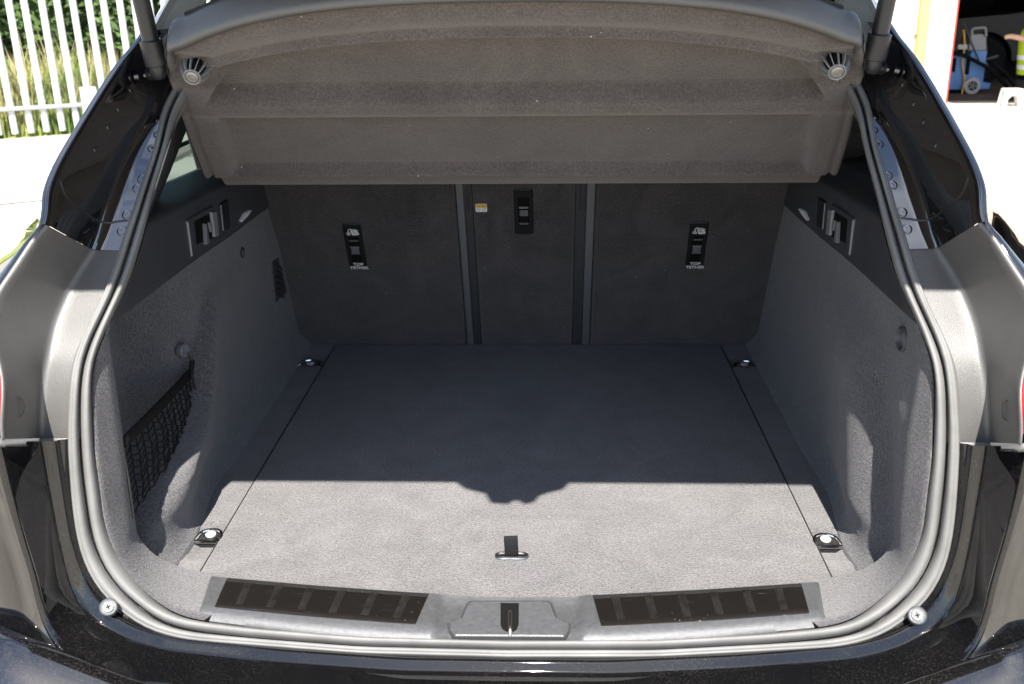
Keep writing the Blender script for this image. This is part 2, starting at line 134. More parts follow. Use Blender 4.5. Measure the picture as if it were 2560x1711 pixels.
def grid(name, rows, mat, parent=None, flip=False, auto=None, solid=0.0):
    rows = [list(r) for r in rows]; ny, nx = len(rows), len(rows[0])
    o = mesh(name, [v for r in rows for v in r], gridF(ny, nx, flip), mat, parent, True, auto)
    if solid:
        m = o.modifiers.new('Solidify', 'SOLIDIFY'); m.thickness = solid; m.offset = -1
    return o
def vadd(a, b, s=1.0): return Vector(a)+Vector(b)*s
def lerp(a, b, t): return Vector(a)*(1-t)+Vector(b)*t
def mir(P): return [(-p[0], p[1], p[2]) for p in P]
def sd(P, s): return P if s < 0 else mir(P)          # curves are surveyed on the left; s = +1 mirrors them
def resample(P, n):
    P = [Vector(p) for p in P]; d = [0]
    for a, b in zip(P, P[1:]): d.append(d[-1]+(b-a).length)
    out = []; k = 0
    for i in range(n):
        t = d[-1]*i/(n-1)
        while k < len(P)-2 and d[k+1] < t: k += 1
        out.append(P[k].lerp(P[k+1], min(1, max(0, (t-d[k])/max(1e-9, d[k+1]-d[k])))))
    return out
def smooth_poly(P, n=60, it=3):
    Q = resample(P, n)
    for _ in range(it):
        Q = [Q[0]]+[(Q[i-1]+Q[i]*2+Q[i+1])/4 for i in range(1, len(Q)-1)]+[Q[-1]]
    return Q
def frames(P):
    P = [Vector(p) for p in P]; out = []; up = None
    for i, p in enumerate(P):
        t = (P[min(i+1, len(P)-1)]-P[max(i-1, 0)]).normalized()
        if up is None:
            up = Vector((0,0,1)) if abs(t.z) < .9 else Vector((1,0,0))
        up = (up-t*up.dot(t)).normalized(); out.append((p, t, up, t.cross(up)))
    return out
def add_tube(bm, P, r, n=8, cap=True):
    rings = []
    fr = frames(P)
    for i, (p, t, u, b) in enumerate(fr):
        rr = r[i] if isinstance(r, (list, tuple)) else r
        rings.append([bm.verts.new(p+(u*math.cos(a)+b*math.sin(a))*rr) for a in [2*PI*k/n for k in range(n)]])
    for A, B in zip(rings, rings[1:]):
        for k in range(n): bm.faces.new((A[k], A[(k+1)%n], B[(k+1)%n], B[k]))
    if cap:
        bm.faces.new(rings[0][::-1]); bm.faces.new(rings[-1])
def tube(name, P, r, mat, parent=None, n=8):
    bm = bmesh.new(); add_tube(bm, P, r, n); return bmobj(name, bm, mat, parent)
def basis(n, up=(0,0,1)):
    n = Vector(n).normalized(); u = Vector(up); u = (u-n*u.dot(n)).normalized(); return u.cross(n), u, n   # right, up, out
def add_lathe(bm, prof, o, axis, n=20, up=(0,.1,1)):
    x, y, z = basis(axis, up); o = Vector(o); rings = []
    for r, h in prof:
        rings.append([bm.verts.new(o+(x*math.cos(a)+y*math.sin(a))*r+z*h) for a in [2*PI*k/n for k in range(n)]])
    for A, B in zip(rings, rings[1:]):
        for k in range(n): bm.faces.new((A[k], A[(k+1)%n], B[(k+1)%n], B[k]))
    bm.faces.new(rings[0][::-1]); bm.faces.new(rings[-1])
def lathe(name, prof, o, axis, mat, parent=None, n=20, up=(0,.1,1), auto=40):
    bm = bmesh.new(); add_lathe(bm, prof, o, axis, n, up); return bmobj(name, bm, mat, parent, True, auto)
def add_box(bm, c, s, M=None, bev=0.0, seg=2):
    g = bmesh.ops.create_cube(bm, size=1.0); vs = g['verts']
    for v in vs:
        p = Vector((v.co.x*s[0], v.co.y*s[1], v.co.z*s[2])); v.co = p
    if bev:
        es = list({e for v in vs for e in v.link_edges})
        r = bmesh.ops.bevel(bm, geom=es, offset=bev, segments=seg, affect='EDGES', profile=.5)
        vs = list({v for f in r['faces'] for v in f.verts} | {v for v in vs if v.is_valid})
    for v in vs:
        p = v.co.copy()
        if M is not None: p = M @ p
        v.co = p+Vector(c)
def box(name, c, s, mat, parent=None, M=None, bev=0.003, seg=2):
    bm = bmesh.new(); add_box(bm, c, s, M, bev, seg); return bmobj(name, bm, mat, parent, True, 40)
def frameM(n, up):                                   # 3x3: local x,y,z -> right, up, out
    r, u, o = basis(n, up); return Matrix((r, u, o)).transposed()
def add_prism(bm, pts2, o, n, up, h0, h1, bev=0.0):
    """2-D outline (right, up) on the plane at o with normal n, extruded from h0 to h1"""
    r, u, out = basis(n, up); o = Vector(o)
    A = [bm.verts.new(o+r*x+u*y+out*h0) for x, y in pts2]; B = [bm.verts.new(o+r*x+u*y+out*(h1-bev)) for x, y in pts2]
    k = len(pts2); cx = sum(p[0] for p in pts2)/k; cy = sum(p[1] for p in pts2)/k
    for i in range(k): bm.faces.new((A[i], A[(i+1)%k], B[(i+1)%k], B[i]))
    T = B
    if bev:
        T = []
        for i in range(k):
            a, b, c = Vector(pts2[i-1]), Vector(pts2[i]), Vector(pts2[(i+1)%k])
            e1 = (b-a).normalized(); e2 = (c-b).normalized(); nrm = Vector((-(e1+e2).y, (e1+e2).x)); nrm = nrm.normalized() if nrm.length > 1e-6 else Vector((0,0))
            cen = Vector((cx, cy))-b
            if nrm.dot(cen) < 0: nrm = -nrm
            q = b+nrm*bev; T.append(bm.verts.new(o+r*q.x+u*q.y+out*h1))
        for i in range(k): bm.faces.new((B[i], B[(i+1)%k], T[(i+1)%k], T[i]))
    bm.faces.new(A[::-1]); bm.faces.new(T)
def prism(name, pts2, o, n, up, h0, h1, mat, parent=None, bev=0.0, auto=35):
    bm = bmesh.new(); add_prism(bm, pts2, o, n, up, h0, h1, bev); return bmobj(name, bm, mat, parent, True, auto)
def rrect(w, h, r, n=5, cx=0, cy=0):
    P = []
    for sx, sy, a0 in ((1,1,0),(-1,1,90),(-1,-1,180),(1,-1,270)):
        for k in range(n+1):
            a = R(a0+90*k/n); P.append((cx+sx*(w/2-r)+r*math.cos(a), cy+sy*(h/2-r)+r*math.sin(a)))
    return P
def lettering(name, txt, size, o, n, up, mat, parent, bold=.0, align='CENTER', sx=1.0):
    cu = bpy.data.curves.new(name, 'FONT'); cu.body = txt; cu.size = size; cu.align_x = align; cu.extrude = .0004; cu.offset = bold; cu.resolution_u = 3
    tmp = bpy.data.objects.new(name, cu); COL.objects.link(tmp); bpy.context.view_layer.update()
    me = bpy.data.meshes.new_from_object(tmp); bpy.data.objects.remove(tmp)
    M = frameM(n, up)
    for v in me.vertices: v.co = M @ Vector((v.co.x*sx, v.co.y, v.co.z))+Vector(o)
    me.materials.clear(); me.materials.append(mat)
    ob = bpy.data.objects.new(name, me); return link(ob, parent)

# ---------------------------------------------------------------- materials
def newmat(name):
    m = bpy.data.materials.new(name); m.use_nodes = True; nt = m.node_tree
    return m, nt, nt.nodes['Principled BSDF'], nt.nodes.new('ShaderNodeTexCoord')
def simple(name, col, rough=.5, metal=0.0, spec=.5, coat=0.0, coat_r=.03, noise=0.0, scale=40.0, bump=0.0, bscale=600.0, rvar=0.0, **kw):
    m, nt, b, tc = newmat(name); N, L = nt.nodes, nt.links
    b.inputs['Base Color'].default_value = (*col, 1); b.inputs['Roughness'].default_value = rough; b.inputs['Metallic'].default_value = metal
    b.inputs['Specular IOR Level'].default_value = spec; b.inputs['Coat Weight'].default_value = coat; b.inputs['Coat Roughness'].default_value = coat_r
    for k, v in kw.items(): b.inputs[k.replace('_', ' ')].default_value = v
    if noise:
        n = N.new('ShaderNodeTexNoise'); n.inputs['Scale'].default_value = scale; n.inputs['Detail'].default_value = 6; n.inputs['Roughness'].default_value = .6
        L.new(tc.outputs['Object'], n.inputs['Vector'])
        r = N.new('ShaderNodeMapRange'); r.inputs[1].default_value = .3; r.inputs[2].default_value = .7; r.inputs[3].default_value = 1-noise; r.inputs[4].default_value = 1+noise
        L.new(n.outputs['Fac'], r.inputs[0])
        x = N.new('ShaderNodeMixRGB'); x.blend_type = 'MULTIPLY'; x.inputs[0].default_value = 1; x.inputs[1].default_value = (*col, 1)
        L.new(r.outputs[0], x.inputs[2]); L.new(x.outputs[0], b.inputs['Base Color'])
        if rvar:
            r2 = N.new('ShaderNodeMapRange'); r2.inputs[1].default_value = .3; r2.inputs[2].default_value = .7; r2.inputs[3].default_value = rough-rvar; r2.inputs[4].default_value = rough+rvar
            L.new(n.outputs['Fac'], r2.inputs[0]); L.new(r2.outputs[0], b.inputs['Roughness'])
    if bump:
        n2 = N.new('ShaderNodeTexNoise'); n2.inputs['Scale'].default_value = bscale; n2.inputs['Detail'].default_value = 2
        L.new(tc.outputs['Object'], n2.inputs['Vector'])
        bp = N.new('ShaderNodeBump'); bp.inputs['Strength'].default_value = bump; bp.inputs['Distance'].default_value = .001
        L.new(n2.outputs['Fac'], bp.inputs['Height']); L.new(bp.outputs[0], b.inputs['Normal'])
    return m
def carpet(name, col, fine=.75, blotch=.30, scale=330.0, bump=1.0, dist=.003, lint=True, sheen=.25):
    m, nt, b, tc = newmat(name); N, L = nt.nodes, nt.links
    b.inputs['Roughness'].default_value = .95; b.inputs['Specular IOR Level'].default_value = .12
    b.inputs['Sheen Weight'].default_value = sheen; b.inputs['Sheen Roughness'].default_value = .6
    n1 = N.new('ShaderNodeTexNoise'); n1.inputs['Scale'].default_value = scale; n1.inputs['Detail'].default_value = 3; n1.inputs['Roughness'].default_value = .75
    n2 = N.new('ShaderNodeTexNoise'); n2.inputs['Scale'].default_value = 7; n2.inputs['Detail'].default_value = 6; n2.inputs['Roughness'].default_value = .6; n2.inputs['Distortion'].default_value = 1.6
    for n in (n1, n2): L.new(tc.outputs['Object'], n.inputs['Vector'])
    r1 = N.new('ShaderNodeMapRange'); r1.inputs[1].default_value = .32; r1.inputs[2].default_value = .68; r1.inputs[3].default_value = 1-fine; r1.inputs[4].default_value = 1+fine; L.new(n1.outputs['Fac'], r1.inputs[0])
    r2 = N.new('ShaderNodeMapRange'); r2.inputs[1].default_value = .3; r2.inputs[2].default_value = .7; r2.inputs[3].default_value = 1-blotch; r2.inputs[4].default_value = 1+blotch; L.new(n2.outputs['Fac'], r2.inputs[0])
    mu = N.new('ShaderNodeMath'); mu.operation = 'MULTIPLY'; L.new(r1.outputs[0], mu.inputs[0]); L.new(r2.outputs[0], mu.inputs[1])
    x = N.new('ShaderNodeMixRGB'); x.blend_type = 'MULTIPLY'; x.inputs[0].default_value = 1; x.inputs[1].default_value = (*col, 1); L.new(mu.outputs[0], x.inputs[2])
    out = x.outputs[0]
    if lint:                                                   # stray pale fibres and specks
        v = N.new('ShaderNodeTexVoronoi'); v.inputs['Scale'].default_value = 26; L.new(tc.outputs['Object'], v.inputs['Vector'])
        c = N.new('ShaderNodeMath'); c.operation = 'LESS_THAN'; c.inputs[1].default_value = .024; L.new(v.outputs['Distance'], c.inputs[0])
        x2 = N.new('ShaderNodeMixRGB'); x2.inputs[2].default_value = (.55, .53, .5, 1); L.new(c.outputs[0], x2.inputs[0]); L.new(out, x2.inputs[1]); out = x2.outputs[0]
    L.new(out, b.inputs['Base Color'])
    bp = N.new('ShaderNodeBump'); bp.inputs['Strength'].default_value = bump; bp.inputs['Distance'].default_value = dist
    L.new(n1.outputs['Fac'], bp.inputs['Height']); L.new(bp.outputs[0], b.inputs['Normal'])
    return m
def paint(name, dust=.25, ior=1.95):
    """black clear-coated paint with a film of pale dust and specks"""
    m, nt, b, tc = newmat(name); N, L = nt.nodes, nt.links
    b.inputs['Coat Weight'].default_value = 1.0; b.inputs['Coat Roughness'].default_value = .025; b.inputs['Coat IOR'].default_value = ior; b.inputs['Specular IOR Level'].default_value = 0.0
    n1 = N.new('ShaderNodeTexNoise'); n1.inputs['Scale'].default_value = 7; n1.inputs['Detail'].default_value = 6; n1.inputs['Roughness'].default_value = .65
    v = N.new('ShaderNodeTexVoronoi'); v.inputs['Scale'].default_value = 170
    n3 = N.new('ShaderNodeTexNoise'); n3.inputs['Scale'].default_value = 420; n3.inputs['Detail'].default_value = 3
    for n in (n1, v, n3): L.new(tc.outputs['Object'], n.inputs['Vector'])
    r1 = N.new('ShaderNodeMapRange'); r1.inputs[1].default_value = .4; r1.inputs[2].default_value = .72; r1.inputs[3].default_value = 0; r1.inputs[4].default_value = dust; L.new(n1.outputs['Fac'], r1.inputs[0])
    sp = N.new('ShaderNodeMapRange'); sp.inputs[1].default_value = .16; sp.inputs[2].default_value = .10; sp.inputs[3].default_value = 0; sp.inputs[4].default_value = 1; L.new(v.outputs['Distance'], sp.inputs[0])
    s2 = N.new('ShaderNodeMapRange'); s2.inputs[1].default_value = .5; s2.inputs[2].default_value = .75; L.new(n3.outputs['Fac'], s2.inputs[0])
    s3 = N.new('ShaderNodeMath'); s3.operation = 'MULTIPLY'; L.new(s2.outputs[0], s3.inputs[0]); L.new(r1.outputs[0], s3.inputs[1])
    s4 = N.new('ShaderNodeMath'); s4.operation = 'MULTIPLY'; L.new(sp.outputs[0], s4.inputs[0]); s4.inputs[1].default_value = dust*.55
    s5 = N.new('ShaderNodeMath'); s5.operation = 'ADD'; s5.use_clamp = True; L.new(s3.outputs[0], s5.inputs[0]); L.new(s4.outputs[0], s5.inputs[1])
    x = N.new('ShaderNodeMixRGB'); x.inputs[1].default_value = (.0035, .0035, .004, 1); x.inputs[2].default_value = (.22, .2, .17, 1); L.new(s5.outputs[0], x.inputs[0])
    L.new(x.outputs[0], b.inputs['Base Color'])
    b.inputs['Roughness'].default_value = .35
    rr = N.new('ShaderNodeMapRange'); rr.inputs[3].default_value = .02; rr.inputs[4].default_value = .3; L.new(s5.outputs[0], rr.inputs[0]); L.new(rr.outputs[0], b.inputs['Coat Roughness'])
    return m
M = {}
M['paint'] = paint('black car paint', .10)
M['paint_dusty'] = paint('dusty black car paint', .2)
M['paint_gutter'] = paint('black gutter paint', .06, 2.25)
M['paint_jamb'] = paint('black jamb paint', .10, 1.55)
M['trim'] = simple('dark grey textured plastic', (.062, .060, .058), .5, spec=1.0, noise=.08, scale=30, bump=.35, bscale=900)
M['trim_black'] = simple('black plastic', (.014, .014, .016), .4, noise=.15, scale=60, bump=.2, bscale=1200)
M['trim_upper'] = simple('charcoal side trim plastic', (.05, .05, .056), .5, noise=.1, scale=30, bump=.25, bscale=1100)
M['pillar_grey'] = simple('light grey pillar plastic', (.6, .6, .6), .5, noise=.05, scale=20, bump=.15, bscale=900)
M['headliner'] = simple('pale headliner cloth', (.45, .44, .41), .9, noise=.06, scale=60)
M['rubber'] = simple('grey seal rubber', (.145, .143, .140), .6, spec=.4, noise=.18, scale=14, bump=.25, bscale=500)  # even grey base with faint random mottling
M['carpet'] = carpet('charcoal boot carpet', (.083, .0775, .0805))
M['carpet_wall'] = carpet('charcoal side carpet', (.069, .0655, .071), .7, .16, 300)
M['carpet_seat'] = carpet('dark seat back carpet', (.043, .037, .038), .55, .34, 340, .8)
M['carpet_shelf'] = carpet('brown grey needle felt', (.091, .0765, .0705), .4, .16, 330, .5, .0016)
M['seat_gap'] = simple('dark seat gap cloth', (.042, .041, .046), .8)
M['seam'] = simple('dark seam', (.026, .025, .026), .9)
M['strip_grey'] = simple('mid grey strip', (.125, .131, .14), .55)
M['chrome'] = simple('chrome', (.62, .62, .63), .12, 1.0)
M['sun_glint'] = simple('satin light metal', (.6, .59, .57), .5, .3)  # pale base stands in for sun reflected off the steel tie-down disc
M['steel'] = simple('brushed steel', (.4, .39, .38), .34, 1.0, noise=.15, scale=90, rvar=.1)
M['zinc'] = simple('zinc plated rod', (.55, .48, .4), .3, 1.0)
M['alloy_plastic'] = simple('silver grey sill plastic', (.105, .107, .112), .36, .3, noise=.16, scale=160, bump=.5, bscale=1300, rvar=.06)
M['white_print'] = simple('white print', (.75, .75, .75), .6)
M['yellow_print'] = simple('yellow print', (.75, .45, .02), .6)
M['grey_print'] = simple('grey print', (.22, .22, .22), .6)
M['lamp_red'] = simple('red lamp lens', (.35, .004, .01), .08, coat=1.0)
M['black'] = simple('matt black', (.005, .005, .005), .85, spec=.15)
M['light_lever'] = simple('light grey lever', (.2, .2, .21), .4)
M['webbing'] = carpet('black webbing', (.014, .013, .014), .4, .1, 900, .6, .0008, False, 0.0)
def tread_mat():
    m, nt, b, tc = newmat('scratched smoked tread'); N, L = nt.nodes, nt.links
    b.inputs['Metallic'].default_value = .55
    mp = N.new('ShaderNodeMapping'); mp.inputs['Scale'].default_value = (16, 260, 40); L.new(tc.outputs['Object'], mp.inputs['Vector'])
    n1 = N.new('ShaderNodeTexNoise'); n1.inputs['Scale'].default_value = 1.0; n1.inputs['Detail'].default_value = 6; n1.inputs['Roughness'].default_value = .8; L.new(mp.outputs[0], n1.inputs['Vector'])
    v = N.new('ShaderNodeTexVoronoi'); v.inputs['Scale'].default_value = 130; L.new(tc.outputs['Object'], v.inputs['Vector'])
    n2 = N.new('ShaderNodeTexNoise'); n2.inputs['Scale'].default_value = 14; n2.inputs['Detail'].default_value = 4; L.new(tc.outputs['Object'], n2.inputs['Vector'])
    a = N.new('ShaderNodeMapRange'); a.inputs[1].default_value = .62; a.inputs[2].default_value = .85; L.new(n1.outputs['Fac'], a.inputs[0])
    c = N.new('ShaderNodeMapRange'); c.inputs[1].default_value = .12; c.inputs[2].default_value = .07; L.new(v.outputs['Distance'], c.inputs[0])
    d = N.new('ShaderNodeMapRange'); d.inputs[1].default_value = .5; d.inputs[2].default_value = .68; L.new(n2.outputs['Fac'], d.inputs[0])
    cd = N.new('ShaderNodeMath'); cd.operation = 'MULTIPLY'; L.new(c.outputs[0], cd.inputs[0]); L.new(d.outputs[0], cd.inputs[1])
    mx = N.new('ShaderNodeMath'); mx.operation = 'MAXIMUM'; L.new(a.outputs[0], mx.inputs[0]); L.new(cd.outputs[0], mx.inputs[1])
    x = N.new('ShaderNodeMixRGB'); x.inputs[1].default_value = (.022, .019, .017, 1); x.inputs[2].default_value = (.42, .4, .36, 1); L.new(mx.outputs[0], x.inputs[0]); L.new(x.outputs[0], b.inputs['Base Color'])
    r = N.new('ShaderNodeMapRange'); r.inputs[3].default_value = .2; r.inputs[4].default_value = .55; L.new(mx.outputs[0], r.inputs[0]); L.new(r.outputs[0], b.inputs['Roughness'])
    return m
M['tread'] = tread_mat()
M['tread_rib'] = simple('worn tread rib', (.034, .031, .028), .34, .55, noise=.35, scale=60, rvar=.1)
def glass_mat(name, col, rough=.0):
    m = bpy.data.materials.new(name); m.use_nodes = True; nt = m.node_tree; N, L = nt.nodes, nt.links
    N.remove(N['Principled BSDF']); t = N.new('ShaderNodeBsdfTransparent'); t.inputs[0].default_value = (*col, 1)
    g = N.new('ShaderNodeBsdfGlossy'); g.inputs['Roughness'].default_value = .02; f = N.new('ShaderNodeFresnel'); f.inputs[0].default_value = 1.5
    mx = N.new('ShaderNodeMixShader'); L.new(f.outputs[0], mx.inputs[0]); L.new(t.outputs[0], mx.inputs[1]); L.new(g.outputs[0], mx.inputs[2]); L.new(mx.outputs[0], N['Material Output'].inputs[0])
    return m
M['glass_privacy'] = glass_mat('green tinted privacy glass', (.24, .32, .30))
M['glass_dark'] = glass_mat('dark tailgate glass', (.015, .017, .017))
M['glass_clear'] = glass_mat('clear green windscreen', (.55, .62, .56))
M['lens'] = simple('pale chrome glint', (.85, .85, .85), .15, spec=.8)  # near-white base stands in for the bright glint on the chrome boot lamp
M['rib'] = simple('grey knob ribs', (.22, .22, .22), .4)
M['knob_cap'] = simple('pale knob cap', (.30, .275, .25), .4, .5)
M['black_wire'] = simple('black coated wire', (.012, .012, .012), .3)
# ---------------------------------------------------------------- ground
ground = mesh('ground', [(-80,-60,GZ),(80,-60,GZ),(80,140,GZ),(-80,140,GZ)], [(0,1,2,3)], None, smooth=False); tag(ground, kind='structure')
def ground_mat():
    m, nt, b, tc = newmat('pale concrete'); N, L = nt.nodes, nt.links
    n1 = N.new('ShaderNodeTexNoise'); n1.inputs['Scale'].default_value = .8; n1.inputs['Detail'].default_value = 8
    n2 = N.new('ShaderNodeTexNoise'); n2.inputs['Scale'].default_value = 60; n2.inputs['Detail'].default_value = 4
    for n in (n1, n2): L.new(tc.outputs['Object'], n.inputs['Vector'])
    ad = N.new('ShaderNodeMath'); ad.operation = 'MULTIPLY_ADD'; ad.inputs[1].default_value = .5; L.new(n2.outputs['Fac'], ad.inputs[0]); L.new(n1.outputs['Fac'], ad.inputs[2])
    r = N.new('ShaderNodeValToRGB'); r.color_ramp.elements[0].position = .4; r.color_ramp.elements[1].position = 1.0
    r.color_ramp.elements[0].color = (.22, .19, .15, 1); r.color_ramp.elements[1].color = (.54, .49, .41, 1); L.new(ad.outputs[0], r.inputs[0]); L.new(r.outputs[0], b.inputs['Base Color'])
    b.inputs['Roughness'].default_value = .9
    return m
ground.data.materials.append(ground_mat())
M['joint'] = simple('tarred joint', (.05, .045, .04), .9, noise=.3, scale=20)
for c_, L_j, a_j in (((-5.2,6.2),9,32),((-4.2,8.9),8,30),((-6.0,8.0),6,-58),((6.2,9.5),9,4),((7.2,11.5),7,88),((5.0,6.0),8,4)):
    tag(box('ground_joint', (c_[0], c_[1], GZ+.001), (L_j,.035,.006), M['joint'], None, Matrix.Rotation(R(a_j), 3, 'Z'), 0), kind='structure')

# ---------------------------------------------------------------- the car
car = empty('car', (0, .6, GZ))
tag(car, 'black car seen from behind with its tailgate raised and carpeted boot open', 'car')
bpy.context.view_layer.update(); CARI = car.matrix_world.inverted()
def P_(o):                                             # keep world coordinates under the car's empty
    o.parent = car; o.matrix_parent_inverse = CARI; return o
def own(o, parent):                                    # sub-part: parent is already in place
    o.parent = parent; return o

# boot aperture seal: two bulbs with a groove between them
def seal_mesh():
    O = [Vector(p) for p in S['seal_o']]; I = [Vector(p) for p in S['seal_i']]
    O = O+[Vector((-p[0], p[1], p[2])) for p in reversed(S['seal_o'][:-1])]; I = I+[Vector((-p[0], p[1], p[2])) for p in reversed(S['seal_i'][:-1])]
    for A in (O, I):
        k = len(S['seal_o'])-1; A[k].x = 0
    prof = [(0,-.02),(-.02,-.004),(.01,.004),(.07,.0068),(.10,.0060),(.13,.0084),(.24,.0100),(.34,.0082),(.41,.0025),(.44,-.004),(.465,-.010),(.50,-.010),(.53,-.004),(.57,.004),(.63,.0085),(.73,.0112),(.84,.0100),(.93,.0050),(1.0,-.004),(1.0,-.02)]
    rows = []
    for i in range(len(O)):
        t = (O[min(i+1, len(O)-1)]-O[max(i-1, 0)]).normalized(); w = I[i]-O[i]
        n = t.cross(w).normalized()
        if n.y > 0: n = -n
        rows.append([O[i]+w*s+n*h for s, h in prof])
    return grid('boot_seal', rows, M['rubber'], car)
P_(seal_mesh())
SEAL_MID = {s: [lerp(o, i, .42) for o, i in zip(sd(S['seal_o'], s), sd(S['seal_i'], s))] for s in (-1, 1)}
def partner(P, s, back=.003):
    Q = SEAL_MID[s]; out = []; last = 0
    for p in P:
        p = Vector(p); k = min(range(last, len(Q)), key=lambda j: (Q[j]-p).length); last = k
        out.append(Q[k]+Vector((0, back, 0)))
    # smooth out repeats
    return smooth_poly(out, len(P), 2)
def jamb_rows(c4, c3, c1, lip=.012, rim=.006, k4=10, k3=7, cornr=.012, strip_=0.0):
    """columns from the outer edge (c4) down face 3 to the inner corner (c3), then across to the seal (c1)"""
    rows = []
    for a, b, c in zip(c4, c3, c1):
        a, b, c = Vector(a), Vector(b), Vector(c); col = []
        e1 = (a-b).normalized(); e2 = (c-b).normalized()
        col.append(a+Vector((math.copysign(lip, a.x), .006, .001))); col.append(a+e1*rim*.6+Vector((math.copysign(lip*.4, a.x), 0, .0008)))
        for k in range(k4): col.append(a.lerp(b+e1*cornr, k/(k4-1)))
        for k in range(1, 5):
            t = k/5; col.append((b+e1*cornr)*(1-t)**2+b*2*t*(1-t)+(b+e2*cornr)*t*t)
        if strip_:
            kz = smooth01((.13-b.z)/.09); e2h = c-b; e2h.z *= (1-kz); e2h.normalize(); nn = Vector((0, -(1-kz)*.35, kz))
            q0 = b+e2*cornr; q1 = q0+e2h*.0085+nn*.0105; q2 = q1+e2h*.004+nn*.0006; q3 = q2+e2h*.004-nn*.010
            for A_, B_, n_ in ((q0, q1, 5), (q1, q2, 2), (q2, q3, 3), (q3, c, 3)):
                for k in range(n_): col.append(A_.lerp(B_, k/n_))
            col.append(c)
        else:
            for k in range(k3): col.append((b+e2*cornr).lerp(c, k/(k3-1)))
        rows.append(col)
    return rows
for s in (-1, 1):
    f = (s > 0)
    side = 'left' if s < 0 else 'right'
    # upper painted gutter
    c4, c3 = sd(S['c4u'], s), sd(S['c3u'], s)
    c4 = resample(c4[6:], 36)
    rows = jamb_rows(c4, c3, partner(c3, s)); gut = P_(grid('gutter_channel', rows, M['paint_gutter'], car, f)); gbv = BVHTree.FromPolygons([Vector(v.co) for v in gut.data.vertices], [tuple(q.vertices) for q in gut.data.polygons])
    # plastic lamp trim
    c4, c3 = sd(S['c4t'], s), sd(S['c3t'], s)
    tr = P_(grid('lamp_trim', jamb_rows(c4, c3, partner(c3, s), .006, .010, 10, 7, .009), M['trim'], car, f)); tr['label'] = 'grey plastic trim panel beside the boot seal, %s side' % side
    c = Vector(c4[-5]).lerp(Vector(c3[-5]), .36); c2 = Vector(c4[-5])
    own(lathe('clip_cap', [(.0125,-.004),(.0125,.0006),(.011,.0012),(.0108,.0004),(.0,.0006)], c, (-s*.995, -.1, .0), M['trim'], None, 24), tr).matrix_parent_inverse = Matrix.Identity(4)
    # bottom flange of the trim
    e = [Vector(c4[-1])+Vector((s*.018,.004,0)), Vector(c4[-1]), Vector(c3[-1]), Vector(partner(c3, s)[-1])]
    lipr = [[p+Vector((0,0,-d))+Vector((0,q,0)) for p in e] for d, q in ((0,0),(.004,-.004),(.009,-.003),(.010,.004))]
    own(grid('bottom_lip', lipr, M['trim'], None, not f), tr)
    # lower painted jamb, to the middle of the sill
    c4, c3 = sd(S['c4l'], s), sd(S['c3l'], s)
    P_(grid('lower_jamb', jamb_rows(c4, c3, partner(c3, s, .006), .01, .005, 10, 6, .004, 1.0), M['paint_jamb'], car, f))
    # rivets pressed in the gutter
    def place_rivets(pts, n, f_=1.0, nm='rivet'):
        for p in pts:
            p = Vector(p); p.x *= -s; hp, hn, _, _ = gbv.find_nearest(p); p = hp; hn = hn if hn.y < 0 or abs(hn.y) < .3 and hn.x*s < 0 else -hn
            own(lathe(nm, [(.0072*f_,-.006),(.0072*f_,.0006*f_),(.0066*f_,.0011*f_),(.0054*f_,.0008*f_),(.003*f_,.0010*f_),(0,.0010*f_)], p, hn, M['paint_gutter'], None, 16), gut)
    place_rivets(S['riv4'], (.05,-.69,.72)); place_rivets(S['riv3'], (.97,-.2,.12), .6)
    # body-sealant bead across the gutter
    own(tube('sealant_bead', [gbv.find_nearest(q)[0] for q in smooth_poly([(p[0]*-s, p[1], p[2]) for p in S['bead']], 30, 2)], .0014, M['trim_black'], None, 6), gut)
    # tail lamp lens just outside the trim, quarter panel and rear corner
    t4 = sd(S['c4t'], s)
    tl = [Vector(p) for p in t4[19:29]]
    P_(grid('tail_lamp', [[p+Vector((s*.004,.014,0)), p+Vector((s*.0065,.001,0)), p+Vector((s*.010,-.003,0)), p+Vector((s*.03,-.002,-.002)), p+Vector((s*.12,.02,-.004)), p+Vector((s*.24,.12,-.006)), p+Vector((s*.29,.26,-.006))] for p in tl], M['lamp_red'], car, f))
    out = []
    for p in [Vector(q) for q in c4u_t(s)]:
        z = p.z; kx = smooth01((.63-z)/.19); xo = interp(z, [.30,.36,.42,.48,.54], [.93,.91,.86,.76,.70])*kx+(abs(p.x)+.012)*(1-kx); y1 = p.y
        e = max(0, min(1, (.62-z)/.2)); ky = 1-.75*smooth01((z-.42)/.15)
        out.append([p+Vector((s*.004,.012,-.001)), p+Vector((s*.006,.0,0)), p+Vector((s*.014,.002,.0)), p+Vector((s*(.014+.02*e*kx),.02,-.003*e)), Vector((s*(abs(p.x)*.55+xo*.45), y1+.16*ky, z-.012*e)), Vector((s*(abs(p.x)*.2+xo*.8), y1+.42*ky, z-.02*e)), Vector((s*xo, y1+.8*ky, z-.02*e)), Vector((s*xo, y1+(2.4 if ky > .9 else .8*ky+.01), z))])
    P_(grid('quarter_panel', out, M['paint'], car, f))
    l4 = [Vector(p) for p in sd(S['c4l'], s)][:27]
    rp = []
    for p in l4:
        rp.append([p+Vector((-s*.001,.004,.0)), p+Vector((s*.004,-.001,0)), p+Vector((s*.03,.002,-.006)), p+Vector((s*.12,.02,-.02)), p+Vector((s*.22,.10,-.03)), p+Vector((s*.29,.24,-.03)), p+Vector((s*.33,.5,-.03)), p+Vector((s*.34,1.2,-.03))])
    P_(grid('rear_corner', rp, M['paint'], car, f))
